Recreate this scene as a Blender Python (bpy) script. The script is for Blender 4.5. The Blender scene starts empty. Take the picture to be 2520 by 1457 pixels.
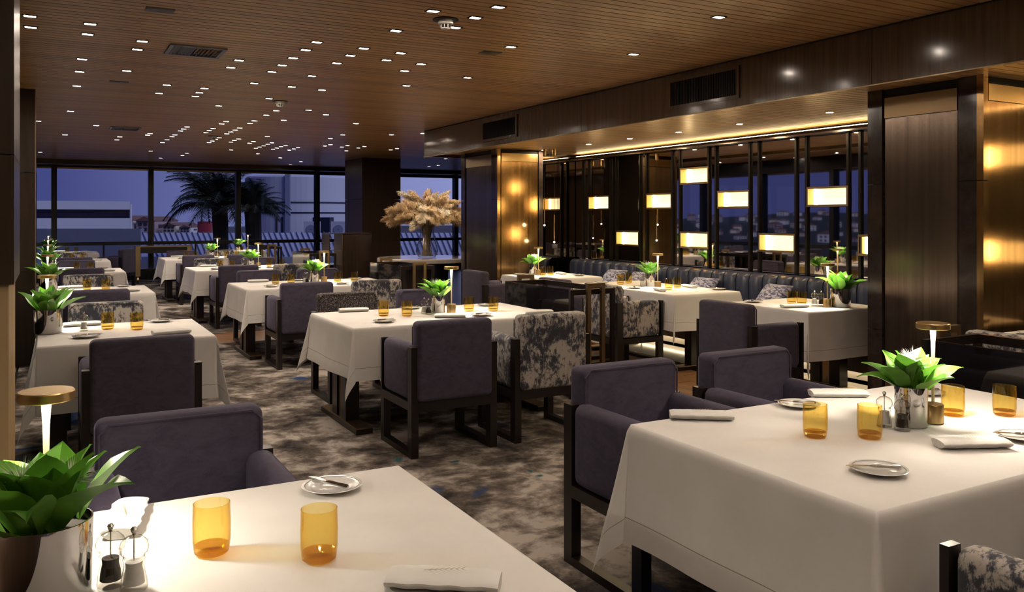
import bpy, bmesh, math, random
from mathutils import Vector, Matrix
random.seed(7)
S = bpy.context.scene
COL = S.collection
PI = math.pi

# ---------------------------------------------------------------- camera
F_PX = 2060.0
YAW = math.atan(1140 / F_PX)
EYE = 1.5
cam_d = bpy.data.cameras.new('camera'); cam = bpy.data.objects.new('camera', cam_d); COL.objects.link(cam)
cam.location = (0, 0, EYE); cam.rotation_euler = (PI / 2, 0, -YAW)
cam_d.sensor_width = 36; cam_d.lens = 36 * F_PX / 2520; cam_d.shift_y = -193.5 / 2520
cam_d.clip_start = .05; cam_d.clip_end = 6000
S.camera = cam
# ---------------------------------------------------------------- colour management, world, twilight
S.view_settings.view_transform = 'Standard'; S.view_settings.look = 'None'
S.view_settings.gamma = 1; S.view_settings.use_curve_mapping = False
S.view_settings.exposure = 0.18
S.cycles.max_bounces = 6; S.cycles.diffuse_bounces = 4; S.cycles.glossy_bounces = 4
S.cycles.use_adaptive_sampling = True; S.cycles.adaptive_threshold = .05
S.cycles.transmission_bounces = 4; S.cycles.transparent_max_bounces = 18
S.cycles.sample_clamp_indirect = 6.0
S.cycles.caustics_reflective = False; S.cycles.caustics_refractive = False
S.cycles.use_denoising = True
W = bpy.data.worlds.new('dusk'); S.world = W; W.use_nodes = True
wn = W.node_tree.nodes; wl = W.node_tree.links
bg = wn['Background']
tc = wn.new('ShaderNodeTexCoord'); sep = wn.new('ShaderNodeSeparateXYZ'); wl.new(tc.outputs['Generated'], sep.inputs[0])
rmp = wn.new('ShaderNodeValToRGB'); wl.new(sep.outputs['X'], rmp.inputs[0])
rmp.color_ramp.elements[0].position = 0.0; rmp.color_ramp.elements[0].color = (.056, .066, .205, 1)
rmp.color_ramp.elements[1].position = 0.5; rmp.color_ramp.elements[1].color = (.30, .33, .60, 1)
wl.new(rmp.outputs[0], bg.inputs[0]); bg.inputs[1].default_value = 1.0
sun_d = bpy.data.lights.new('twilight_fill', 'SUN'); sun_d.energy = .95; sun_d.angle = .6; sun_d.color = (.78, .8, 1)  # soft directional fill added to brighten the tank and buildings outside
sun = bpy.data.objects.new('twilight_fill', sun_d); COL.objects.link(sun)
sun.rotation_euler = Vector((-.45, .75, -.55)).to_track_quat('-Z', 'Y').to_euler()

# ---------------------------------------------------------------- materials
MAT = {}
def new_mat(name):
    m = bpy.data.materials.new(name); m.use_nodes = True
    MAT[name] = m
    nt = m.node_tree
    return m, nt.nodes, nt.links, nt.nodes['Principled BSDF']
def pm(name, col, rough=.5, metal=0, emit=None, es=0, coat=0, sheen=0, spec=None):
    m, n, l, b = new_mat(name)
    b.inputs['Base Color'].default_value = (*col, 1); b.inputs['Roughness'].default_value = rough
    b.inputs['Metallic'].default_value = metal
    if coat: b.inputs['Coat Weight'].default_value = coat; b.inputs['Coat Roughness'].default_value = .08
    if sheen: b.inputs['Sheen Weight'].default_value = sheen; b.inputs['Sheen Roughness'].default_value = .4
    if spec is not None: b.inputs['Specular IOR Level'].default_value = spec
    if emit: b.inputs['Emission Color'].default_value = (*emit, 1); b.inputs['Emission Strength'].default_value = es
    return m
def tex(n, l, coord='Object', scale=(1, 1, 1)):
    t = n.new('ShaderNodeTexCoord'); mp = n.new('ShaderNodeMapping'); mp.inputs['Scale'].default_value = scale
    l.new(t.outputs[coord], mp.inputs[0]); return mp.outputs[0]
def noise(n, l, vec, scale=5, detail=4, rough=.6, dist=0):
    t = n.new('ShaderNodeTexNoise'); t.inputs['Scale'].default_value = scale; t.inputs['Detail'].default_value = detail
    t.inputs['Roughness'].default_value = rough; t.inputs['Distortion'].default_value = dist
    l.new(vec, t.inputs['Vector']); return t.outputs['Fac']
def ramp(n, l, fac, stops):
    r = n.new('ShaderNodeValToRGB'); e = r.color_ramp.elements
    e[0].position, e[0].color = stops[0][0], (*stops[0][1], 1)
    e[1].position, e[1].color = stops[-1][0], (*stops[-1][1], 1)
    for p, c in stops[1:-1]:
        x = e.new(p); x.color = (*c, 1)
    l.new(fac, r.inputs[0]); return r.outputs[0]
def mixc(n, l, fac, a, b):
    m = n.new('ShaderNodeMix'); m.data_type = 'RGBA'
    for s, v in ((m.inputs[0], fac), (m.inputs[6], a), (m.inputs[7], b)):
        if isinstance(v, (int, float)): s.default_value = v
        elif isinstance(v, tuple): s.default_value = (*v, 1)
        else: l.new(v, s)
    return m.outputs[2]
def bump(n, l, b, h, strength=.2, dist=.01):
    k = n.new('ShaderNodeBump'); k.inputs['Strength'].default_value = strength; k.inputs['Distance'].default_value = dist
    l.new(h, k.inputs['Height']); l.new(k.outputs[0], b.inputs['Normal'])

def wood(name, c1, c2, rough, scale, coat=0, coord='Object', metal=0):
    m, n, l, b = new_mat(name)
    v = tex(n, l, coord, scale)
    f = noise(n, l, v, 3, 5, .65, .3)
    l.new(ramp(n, l, f, [(.3, c1), (.7, c2)]), b.inputs['Base Color'])
    b.inputs['Roughness'].default_value = rough; b.inputs['Metallic'].default_value = metal
    if coat: b.inputs['Coat Weight'].default_value = coat; b.inputs['Coat Roughness'].default_value = .1
    return m
def slat_mat():
    m, n, l, b = new_mat('slat_wood')
    v = tex(n, l, 'Object', (.9, 26, 26))
    f = noise(n, l, v, 3, 5, .65, .3)
    oi = n.new('ShaderNodeObjectInfo')
    c1 = ramp(n, l, f, [(.25, (.50, .255, .100)), (.75, (.80, .475, .21))])
    c2 = ramp(n, l, oi.outputs['Random'], [(0, (.72, .70, .66)), (1, (1, 1, 1))])
    mm = n.new('ShaderNodeMix'); mm.data_type = 'RGBA'; mm.blend_type = 'MULTIPLY'; mm.inputs[0].default_value = 1
    l.new(c1, mm.inputs[6]); l.new(c2, mm.inputs[7]); l.new(mm.outputs[2], b.inputs['Base Color'])
    b.inputs['Roughness'].default_value = .33; b.inputs['Specular IOR Level'].default_value = .7
    return m
slat_mat()
wood('floor_board', (.20, .10, .045), (.36, .19, .085), .38, (22, 1.4, 8))
wood('beam_veneer', (.060, .036, .020), (.100, .063, .036), .16, (9, 9, .35), coat=.5)
wood('dark_veneer', (.030, .018, .012), (.052, .031, .020), .30, (8, 8, .5))
wood('bronze_panel', (.17, .13, .105), (.30, .235, .185), .15, (9, 9, .10), metal=.85)
wood('gold_lit_panel', (.34, .20, .085), (.50, .32, .14), .14, (9, 9, .10), metal=.95)  # gold tone includes the warm light that the south faces reflect
wood('gold_cladding', (.58, .41, .21), (.66, .48, .26), .38, (9, 9, .2))
wood('dark_stone', (.030, .021, .019), (.060, .044, .038), .10, (3, 3, 3), coat=.3)
pm('black_wood', (.012, .008, .007), .32)
pm('black_gloss', (.006, .005, .006), .04, coat=.6)
pm('black_metal', (.012, .012, .013), .35, .4)
pm('dark_void', (.008, .006, .005), .8)
pm('bar_metal', (.05, .045, .04), .25, .9)
pm('brass', (.62, .43, .19), .26, 1)
pm('lamp_brass', (.75, .54, .25), .30, 1)
pm('lit_stem_brass', (.85, .70, .45), .35, .45)  # paler, less metallic than the lamp brass so the stem looks lit
pm('old_brass', (.44, .32, .18), .33, 1)
pm('chrome', (.72, .71, .72), .05, 1)
pm('steel', (.6, .58, .55), .16, 1)
pm('white_plastic', (.72, .70, .66), .4)
pm('porcelain', (.78, .77, .74), .12, coat=.5)
pm('rim_line', (.02, .02, .03), .3)
pm('salt', (.85, .84, .82), .9)
pm('gold_thread', (.42, .34, .20), .6)
pm('soil', (.02, .014, .01), .9)
pm('led_warm', (1, .9, .7), .5, emit=(1, .84, .58), es=14)
pm('led_down', (1, .9, .7), .5, emit=(1, .84, .68), es=215)
pm('led_spot', (1, .9, .7), .5, emit=(1, .78, .48), es=950)
pm('led_strip', (1, .9, .7), .5, emit=(1, .80, .48), es=9)
pm('led_added_cove', (1, .9, .7), .5, emit=(1, .74, .38), es=15)
pm('led_box', (1, .9, .7), .5, emit=(1, .76, .40), es=60)
pm('led_pendant', (1, .95, .85), .5, emit=(1, .93, .82), es=60)
pm('glow_panel', (1, .9, .6), .5, emit=(1, .74, .36), es=1.7)
pm('mirror_bronze', (.60, .56, .54), .02, 1)
pm('mirror_side', (.62, .58, .54), .03, 1)
pm('fabric_dark_flat', (.03, .026, .036), .9)
pm('marble_white', (.55, .50, .47), .12, coat=.4)
pm('platform_stone', (.62, .58, .52), .12)
pm('trunk', (.02, .016, .012), .9)
pm('frond', (.012, .02, .012), .8)
pm('shrub_leaf', (.015, .025, .018), .7)
pm('render_white', (.52, .53, .60), .8)
pm('render_grey', (.17, .18, .24), .8)
pm('dark_glass', (.01, .01, .035), .1)
pm('roof_metal', (.42, .44, .56), .5)
pm('roof_seam', (.10, .11, .18), .6)
pm('band_dark', (.02, .02, .05), .6)
pm('pipe_grey', (.24, .26, .36), .6)
pm('house_wall', (.60, .57, .56), .9); pm('house_cream', (.62, .54, .43), .9); pm('house_pink', (.36, .27, .28), .9)
pm('house_roof', (.16, .085, .07), .9); pm('house_window', (.03, .03, .05), .3)
pm('hill_green', (.018, .024, .022), 1)
pm('red_paint', (.25, .02, .03), .6)
pm('ground_far', (.05, .05, .06), 1)

def thin_glass(name, col, ior=1.45, rough=0.02, k=1.0, edge=.6, gz=3.5):
    m = bpy.data.materials.new(name); m.use_nodes = True; MAT[name] = m
    n, l = m.node_tree.nodes, m.node_tree.links; n.clear()
    o = n.new('ShaderNodeOutputMaterial'); t = n.new('ShaderNodeBsdfTransparent'); g = n.new('ShaderNodeBsdfGlossy')
    lw0 = n.new('ShaderNodeLayerWeight'); lw0.inputs[0].default_value = .5
    p0 = n.new('ShaderNodeMath'); p0.operation = 'POWER'; p0.inputs[1].default_value = 2.5; l.new(lw0.outputs['Facing'], p0.inputs[0])
    l.new(mixc(n, l, p0.outputs[0], col, tuple(c ** gz for c in col)), t.inputs[0]); g.inputs['Roughness'].default_value = rough; g.inputs[0].default_value = (k, k, k, 1)
    f0 = ((ior - 1) / (ior + 1)) ** 2                       # Schlick on the facing term, the same from both sides
    lw = n.new('ShaderNodeLayerWeight'); lw.inputs[0].default_value = .5
    pw = n.new('ShaderNodeMath'); pw.operation = 'POWER'; pw.inputs[1].default_value = 4.0; l.new(lw.outputs['Facing'], pw.inputs[0])
    fr = n.new('ShaderNodeMath'); fr.operation = 'MULTIPLY_ADD'; fr.inputs[1].default_value = (1 - f0) * edge; fr.inputs[2].default_value = f0; l.new(pw.outputs[0], fr.inputs[0])
    x = n.new('ShaderNodeMixShader'); l.new(fr.outputs[0], x.inputs[0]); l.new(t.outputs[0], x.inputs[1]); l.new(g.outputs[0], x.inputs[2])
    l.new(x.outputs[0], o.inputs[0]); return m
thin_glass('amber_glass', (.985, .905, .62), 1.5, edge=.9)
thin_glass('amber_base', (.95, .80, .42), 1.6, edge=1)
thin_glass('clear_glass', (.93, .93, .92), 1.75, edge=1, gz=9)
thin_glass('vase_glass', (.94, .95, .96), 1.6, edge=1, gz=6)
thin_glass('window_glass', (.92, .93, .97), 1.25)

def velvet():
    m, n, l, b = new_mat('velvet')
    v = tex(n, l, 'Object', (1, 1, 1)); f = noise(n, l, tex(n, l, 'Object', (1, 1, 1.8)), 11, 8, .78, .6); f2 = noise(n, l, tex(n, l, 'Object', (30, 30, 140)), 4, 2, .5)
    c = ramp(n, l, f, [(.33, (.040, .035, .056)), (.67, (.090, .078, .122))])
    hf = n.new('ShaderNodeMath'); hf.operation = 'MULTIPLY'; hf.inputs[1].default_value = .55; l.new(f2, hf.inputs[0])
    l.new(mixc(n, l, hf.outputs[0], c, (.066, .057, .090)), b.inputs['Base Color'])
    b.inputs['Roughness'].default_value = .75; b.inputs['Sheen Weight'].default_value = .35; b.inputs['Sheen Roughness'].default_value = .35
    b.inputs['Sheen Tint'].default_value = (.55, .5, .75, 1); b.inputs['Specular IOR Level'].default_value = .25
    bump(n, l, b, f2, .15, .002)
velvet()
def pattern():
    m, n, l, b = new_mat('patterned_fabric')
    v = tex(n, l, 'Object', (1, 1, 1)); oi = n.new('ShaderNodeObjectInfo')
    add = n.new('ShaderNodeVectorMath'); add.operation = 'ADD'; l.new(v, add.inputs[0]); l.new(oi.outputs['Random'], add.inputs[1])
    vv = add.outputs[0]
    big = noise(n, l, vv, 6.5, 6, .68, .5)
    st = n.new('ShaderNodeMapping'); st.inputs['Scale'].default_value = (1, 1, .55); l.new(vv, st.inputs[0])
    fine = noise(n, l, st.outputs[0], 42, 5, .75)
    ma = n.new('ShaderNodeMath'); ma.operation = 'MULTIPLY_ADD'; ma.inputs[1].default_value = .85; l.new(fine, ma.inputs[0])
    l.new(big, ma.inputs[2])
    c = ramp(n, l, ma.outputs[0], [(.84, (.030, .033, .048)), (.91, (.09, .09, .11)), (.95, (.27, .25, .235)), (1.0, (.45, .41, .37))])
    l.new(c, b.inputs['Base Color']); b.inputs['Roughness'].default_value = .85; b.inputs['Sheen Weight'].default_value = .2
    bump(n, l, b, fine, .25, .003)
pattern()
def speckle():
    m, n, l, b = new_mat('speckled_fabric')
    v = tex(n, l, 'Object', (1, 1, 1)); f = noise(n, l, v, 120, 3, .6)
    l.new(ramp(n, l, f, [(.52, (.022, .018, .026)), (.60, (.24, .20, .17))]), b.inputs['Base Color']); b.inputs['Roughness'].default_value = .85
speckle()
def linen():
    m, n, l, b = new_mat('white_linen')
    uv = n.new('ShaderNodeUVMap'); sp = n.new('ShaderNodeSeparateXYZ'); l.new(uv.outputs[0], sp.inputs[0])
    s1 = n.new('ShaderNodeMath'); s1.operation = 'SUBTRACT'; s1.inputs[1].default_value = .085; l.new(sp.outputs[0], s1.inputs[0])
    s2 = n.new('ShaderNodeMath'); s2.operation = 'ABSOLUTE'; l.new(s1.outputs[0], s2.inputs[0])
    s3 = n.new('ShaderNodeMath'); s3.operation = 'LESS_THAN'; s3.inputs[1].default_value = .0016; l.new(s2.outputs[0], s3.inputs[0])
    f = noise(n, l, tex(n, l, 'Object', (1, 1, 1)), 260, 2, .5); f2 = noise(n, l, tex(n, l), 5, 3, .5)
    base = ramp(n, l, f2, [(.3, (.76, .735, .70)), (.7, (.82, .80, .77))])
    l.new(mixc(n, l, s3.outputs[0], base, (.40, .33, .26)), b.inputs['Base Color'])
    b.inputs['Roughness'].default_value = .85; b.inputs['Specular IOR Level'].default_value = .2
    ad = n.new('ShaderNodeMath'); ad.operation = 'MULTIPLY_ADD'; ad.inputs[1].default_value = .06; l.new(f, ad.inputs[0]); l.new(f2, ad.inputs[2])
    bump(n, l, b, ad.outputs[0], .25, .01)
linen()
pm('napkin_linen', (.80, .79, .76), .85, spec=.2)
def carpet():
    m, n, l, b = new_mat('carpet_mottled')
    v = tex(n, l, 'Object', (1.0, .8, 1))
    big = noise(n, l, v, 1.7, 6, .62, .5); mid = noise(n, l, tex(n, l, 'Object', (.85, 1.0, 1)), 5.5, 6, .66, .25); pile = noise(n, l, tex(n, l), 240, 2, .6)
    a = n.new('ShaderNodeMath'); a.operation = 'MULTIPLY_ADD'; a.inputs[1].default_value = .75; l.new(mid, a.inputs[0]); l.new(big, a.inputs[2])
    c = ramp(n, l, a.outputs[0], [(.72, (.035, .030, .030)), (.84, (.13, .11, .095)), (.91, (.26, .225, .195)), (1.0, (.50, .45, .40))])
    blue = noise(n, l, tex(n, l, 'Object', (.8, 1.0, 1)), 1.15, 3, .55, .9)
    bm = ramp(n, l, blue, [(.615, (0, 0, 0)), (.65, (1, 1, 1))])
    c2 = mixc(n, l, bm, c, mixc(n, l, a.outputs[0], (.008, .018, .05), (.035, .075, .20)))
    teal = noise(n, l, tex(n, l, 'Object', (1.1, 1.3, 1)), 2.3, 2, .5, .6)
    tm = ramp(n, l, teal, [(.70, (0, 0, 0)), (.72, (1, 1, 1))])
    c3 = mixc(n, l, tm, c2, (.03, .12, .14))
    l.new(c3, b.inputs['Base Color']); b.inputs['Roughness'].default_value = .95; b.inputs['Specular IOR Level'].default_value = .1
    bump(n, l, b, pile, .5, .006)
carpet()
def leather():
    m, n, l, b = new_mat('blue_leather')
    f = noise(n, l, tex(n, l), 90, 3, .6)
    b.inputs['Base Color'].default_value = (.030, .038, .072, 1); b.inputs['Roughness'].default_value = .33
    bump(n, l, b, f, .12, .002)
leather()
def cushion():
    m, n, l, b = new_mat('cushion_print')
    f = noise(n, l, tex(n, l, 'Object', (1, 1, 2.2)), 16, 4, .6, 1.2)
    l.new(ramp(n, l, f, [(.44, (.07, .075, .17)), (.56, (.42, .42, .50))]), b.inputs['Base Color']); b.inputs['Roughness'].default_value = .85
cushion()
def leafm(name, c1, c2):
    m, n, l, b = new_mat(name)
    f = noise(n, l, tex(n, l, 'Object', (3, 1, 1)), 18, 3, .5); oi = n.new('ShaderNodeObjectInfo')
    cc = mixc(n, l, oi.outputs['Random'], c1, c2)
    l.new(mixc(n, l, f, cc, c2), b.inputs['Base Color']); b.inputs['Roughness'].default_value = .35
    b.inputs['Subsurface Weight'].default_value = 0
    t = n.new('ShaderNodeBsdfTranslucent'); l.new(cc, t.inputs[0]); x = n.new('ShaderNodeMixShader'); x.inputs[0].default_value = .28
    l.new(b.outputs[0], x.inputs[1]); l.new(t.outputs[0], x.inputs[2]); l.new(x.outputs[0], n['Material Output'].inputs[0])
leafm('leaf_green', (.045, .15, .012), (.13, .32, .035))
pm('thistle', (.66, .70, .58), .7)
def pampas():
    m, n, l, b = new_mat('pampas_plume')
    oi = n.new('ShaderNodeObjectInfo')
    l.new(ramp(n, l, oi.outputs['Random'], [(0, (.62, .44, .25)), (.8, (.76, .58, .36)), (1, (.86, .77, .62))]), b.inputs['Base Color']); b.inputs['Roughness'].default_value = .9
pampas()
pm('pampas_stem', (.34, .26, .13), .8)

# ---------------------------------------------------------------- mesh helpers
class MB:
    def __init__(s): s.v = []; s.f = []; s.uv = None
    def add(s, vs, fs):
        k = len(s.v); s.v += [tuple(v) for v in vs]; s.f += [tuple(i + k for i in f) for f in fs]; return s
    def box(s, x0, x1, y0, y1, z0, z1):
        return s.add([(x0, y0, z0), (x1, y0, z0), (x1, y1, z0), (x0, y1, z0), (x0, y0, z1), (x1, y0, z1), (x1, y1, z1), (x0, y1, z1)],
                     [(0, 3, 2, 1), (4, 5, 6, 7), (0, 1, 5, 4), (1, 2, 6, 5), (2, 3, 7, 6), (3, 0, 4, 7)])
    def prism(s, poly, z0, z1, axis='z'):
        n = len(poly)
        def P(a, b, c): return (a, b, c) if axis == 'z' else ((c, a, b) if axis == 'x' else (a, c, b))
        vs = [P(a, b, z0) for a, b in poly] + [P(a, b, z1) for a, b in poly]
        fs = [tuple(range(n))[::-1], tuple(range(n, 2 * n))] + [(i, (i + 1) % n, n + (i + 1) % n, n + i) for i in range(n)]
        return s.add(vs, fs)
    def lathe(s, prof, seg=24, closed=False, cx=0, cy=0):
        vs = []; fs = []; m = len(prof)
        for i in range(seg):
            a = 2 * PI * i / seg
            for r, z in prof: vs.append((cx + r * math.cos(a), cy + r * math.sin(a), z))
        for i in range(seg):
            j = (i + 1) % seg
            for k in range(m - (0 if closed else 1)):
                k2 = (k + 1) % m
                fs.append((i * m + k, j * m + k, j * m + k2, i * m + k2))
        return s.add(vs, fs)
    def tube(s, pts, rad, seg=6, cap=True):
        pts = [Vector(p) for p in pts]; R = rad if isinstance(rad, (list, tuple)) else [rad] * len(pts)
        vs = []; fs = []; ref = Vector((0, 0, 1))
        for i, p in enumerate(pts):
            d = (pts[min(i + 1, len(pts) - 1)] - pts[max(i - 1, 0)]).normalized()
            a = d.cross(ref if abs(d.z) < .95 else Vector((1, 0, 0))).normalized(); b = d.cross(a)
            for k in range(seg):
                t = 2 * PI * k / seg; vs.append(p + R[i] * (math.cos(t) * a + math.sin(t) * b))
        for i in range(len(pts) - 1):
            for k in range(seg):
                k2 = (k + 1) % seg; fs.append((i * seg + k, i * seg + k2, (i + 1) * seg + k2, (i + 1) * seg + k))
        if cap: fs += [tuple(range(seg))[::-1], tuple((len(pts) - 1) * seg + k for k in range(seg))]
        return s.add(vs, fs)
    def ring(s, w, h, t, d, axis='y'):
        """rectangular frame centred on x, from z=0..h, bar t wide, depth d, one connected piece"""
        o = [(-w / 2, 0), (w / 2, 0), (w / 2, h), (-w / 2, h)]; i = [(-w / 2 + t, t), (w / 2 - t, t), (w / 2 - t, h - t), (-w / 2 + t, h - t)]
        vs = []
        for y in (-d / 2, d / 2):
            for x, z in o + i: vs.append((x, y, z) if axis == 'y' else (y, x, z))
        fs = []
        for k in range(4):
            k2 = (k + 1) % 4
            fs += [(k, k2, 4 + k2, 4 + k), (8 + k, 12 + k, 12 + k2, 8 + k2), (k, 8 + k, 8 + k2, k2), (4 + k, 4 + k2, 12 + k2, 12 + k)]
        return s.add(vs, fs)
    def mesh(s, name, smooth=False, recalc=True):
        me = bpy.data.meshes.new(name); me.from_pydata(s.v, [], s.f)
        if recalc:
            bm = bmesh.new(); bm.from_mesh(me); bmesh.ops.recalc_face_normals(bm, faces=bm.faces); bm.to_mesh(me); bm.free()
        if smooth:
            me.polygons.foreach_set('use_smooth', [True] * len(me.polygons)); me.set_sharp_from_angle(angle=math.radians(30))
        me.update(); return me
def rbox(x0, x1, y0, y1, z0, z1, r=.02, seg=3):
    bm = bmesh.new(); bmesh.ops.create_cube(bm, size=1)
    for v in bm.verts: v.co = Vector(((x0 + x1) / 2 + v.co.x * (x1 - x0), (y0 + y1) / 2 + v.co.y * (y1 - y0), (z0 + z1) / 2 + v.co.z * (z1 - z0)))
    bmesh.ops.bevel(bm, geom=bm.edges[:], offset=r, segments=seg, profile=.5, affect='EDGES')
    me = bpy.data.meshes.new('rounded'); bm.to_mesh(me); bm.free()
    me.polygons.foreach_set('use_smooth', [True] * len(me.polygons)); me.update(); return me
def link(name, me, mat, parent=None, loc=(0, 0, 0), rot=(0, 0, 0), label=None):
    o = bpy.data.objects.new(name, me); COL.objects.link(o)
    if mat and me is not None and len(me.materials) == 0: me.materials.append(MAT[mat])
    o.location = loc; o.rotation_euler = rot
    if parent: o.parent = parent
    if label: o['label'] = label
    return o
def thing(name, loc=(0, 0, 0), rz=0):
    o = bpy.data.objects.new(name, None); COL.objects.link(o); o.location = loc; o.rotation_euler = (0, 0, rz); o.empty_display_size = .1
    return o
def tag(o, label=None, cat=None, group=None, kind=None):
    if label: o['label'] = label
    if cat: o['category'] = cat
    if group: o['group'] = group
    if kind: o['kind'] = kind
    return o
def kids(o): return KIDS.get(o.name, [])
KIDS = {}
def copy_tree(o, parent=None):
    c = o.copy(); COL.objects.link(c); c.parent = parent
    for k in list(o['_k']) if False else [x for x in o.children]: copy_tree(k, c)
    return c
def box(name, mat, x0, x1, y0, y1, z0, z1, parent=None, kind=None, label=None, cat=None):
    o = link(name, MB().box(x0, x1, y0, y1, z0, z1).mesh(name), mat, parent, label=None)
    tag(o, label, cat, None, kind); return o
def pix(x, y, z):
    t = F_PX * (EYE - z) / (y - 535.0); s = t * (x - 1260) / F_PX
    return (t * math.sin(YAW) + s * math.cos(YAW), t * math.cos(YAW) - s * math.sin(YAW))

# ================================================================ SETTING
ZC, ZU = 2.80, 2.41
XB, XC, XM = 4.94, 5.46, 7.05
ZA = 2.455
YW = 22.0
floor = box('floor', 'dark_void', -1.2, 13.2, -3.2, YW + .3, -.12, -.012, kind='structure')
# carpets lie on the slab
box('carpet', 'carpet_mottled', -.26, 4.22, -3.0, 10.4, -.012, 0, floor, label='mottled grey and beige carpet with blue patches')
box('carpet', 'carpet_mottled', -.26, 4.22, 11.3, YW - .05, -.012, 0, floor, label='mottled grey carpet with blue patches beyond the wood strip')
plank_me = MB().box(-.0635, .0635, 0, 1.49, -.012, 0).mesh('plank')
for i in range(10):
    for j in range(9):
        link('plank', plank_me, 'floor_board', floor, (4.29 + i * .13, -1.6 + j * 1.5 + (i * .47 % .7), 0))
plank2 = MB().box(0, 1.49, -.0635, .0635, -.012, 0).mesh('plank_strip')
for i in range(7):
    for j in range(3):
        link('plank', plank2, 'floor_board', floor, (-.26 + j * 1.5, 10.46 + i * .13, 0))
box('far_floor', 'dark_veneer', 5.6, 13, 11.7, YW, -.012, 0, floor)
# raised stone platform along the banquette
plat = thing('trim_1', (0, 0, 0)); plat['kind'] = 'structure'
for j in range(9):
    box('stone_tile', 'platform_stone', 5.60, 6.26, -1.0 + j * 1.3, .295 + j * 1.3, -.012, .03, plat)
box('edge_trim', 'steel', 5.585, 5.60, -1.0, 11.0, -.012, .034, plat)

# main slatted ceiling
ceil = box('ceiling', 'dark_void', -1.0, 13.2, -3.2, YW + .3, ZC + .03, ZC + .12, kind='structure')
box('plain_panel', 'slat_wood', -.5, XB, -3.2, 1.45, ZC, ZC + .03, ceil)
P_ = .085
sl_a = MB().box(-.6, XB, -.0375, .0375, 0, .022).mesh('slat_short'); sl_b = MB().box(-.6, 13, -.0375, .0375, 0, .022).mesh('slat_long')
y = 1.5; k = 0
while y < YW - .7:
    link('slat', sl_a if y < 11.7 else sl_b, 'slat_wood', ceil, (0, y, ZC)); y += P_; k += 1
# alcove ceiling (lower)
ceil2 = box('ceiling', 'dark_void', XB + .03, XM + .2, -3.2, 11.62, ZA + .03, ZA + .1, kind='structure')
sl_c = MB().box(XB + .03, XM + .1, -.0375, .0375, 0, .022).mesh('slat_alcove')
y = -.5
while y < 11.6:
    link('slat', sl_c, 'slat_wood', ceil2, (0, y, ZA)); y += P_
# beam fascia with panels
beam = thing('wall_beam'); beam['kind'] = 'structure'
seams = [-3.2, 0.2, 3.83, 7.40, 11.66]
for a, b in zip(seams[:-1], seams[1:]):
    box('fascia_panel', 'beam_veneer', XB, XB + .03, a + .002, b - .002, ZU, ZC - .012, beam)
box('fascia_end', 'beam_veneer', XB + .03, XM, 11.63, 11.66, ZU, ZC - .012, beam)
box('lower_trim', 'old_brass', XB - .006, XB + .03, -3.2, 11.665, ZU - .008, ZU, beam)
box('shadow_gap', 'dark_void', XB + .006, XB + .03, -3.2, 11.66, ZC - .012, ZC + .03, beam)
# walls
box('wall_back', 'gold_cladding', -1.0, 7.3, -3.3, -3.2, 0, ZC, kind='structure')  # unseen wall; pale gold finish picked to bounce light into the room
# right wall: bronze mirror panels
wr = box('wall_right', 'black_gloss', XM + .13, XM + .2, -3.2, 10.75, 0, ZC, kind='structure')
bars_y = [10.51, 10.35, 9.806, 9.668, 9.119, 8.977, 8.441, 8.298, 7.766, 7.638, 7.083, 6.939, 6.403, 6.26, 5.733, 5.589, 5.06, 4.92, 4.39, 4.25, 3.72, 3.58, 3.05, 2.91, 2.38, 2.24, 1.71, 1.57, 1.04, .90]
BOXES = [(9.93, 1.71), (8.578, 1.71), (9.25, 1.215), (7.90, 2.01), (7.90, 1.222), (7.233, 1.708), (6.575, 1.224), (5.90, 1.712), (5.27, 1.23), (2.596, 2.01), (2.596, 1.215), (1.94, 1.71), (3.255, 1.71)]
KB = (XM - .03) / 6.9
BOXES = [(a * KB - .02, 1.5 + (b - 1.5) * KB) for a, b in BOXES]
edges = [10.72] + bars_y + [-1.0, -3.2]
for a, b in zip(edges[:-1], edges[1:]):
    holes = sorted((z - .107, z + .107) for y, z in BOXES if b < y < a)
    lo = .3
    for h0, h1 in holes + [(ZU, ZU)]:
        box('mirror_panel', 'mirror_bronze', XM, XM + .012, b + .002, a - .002, lo + .001, h0, wr); lo = h1
for by in bars_y:
    box('bar', 'bar_metal', XM - .024, XM - .001, by - .014, by + .014, .3, ZU - .03, wr)
box('head_rail', 'dark_veneer', XM - .09, XM, -3.2, 10.72, ZU - .045, ZU - .001, wr)
box('head_rail', 'steel', XM - .10, XM - .09, -3.2, 10.72, ZU - .05, ZU - .03, wr)
box('added_cove_light', 'led_added_cove', XM - .075, XM - .045, -1.0, 10.6, ZU, ZU + .008, wr)  # hidden strip added on the head rail to brighten the alcove ceiling
# end wall of the alcove
we = box('wall_alcove', 'black_gloss', 6.1, XM + .1, 10.75, 10.85, 0, ZC, kind='structure')
for a in (6.12, 6.43, 6.74):
    box('mirror_panel', 'mirror_bronze', a, a + .30, 10.735, 10.75, .3, ZU, we)
# left wall
wleft = box('wall_left', 'dark_veneer', -.9, -.285, -3.2, 10.0, 0, ZC, kind='structure')
for a in (4.62, 5.9, 7.18, 8.46):
    box('mirror_panel', 'mirror_side', -.285, -.27, a, a + 1.27, .02, ZC - .03, wleft)
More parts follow.
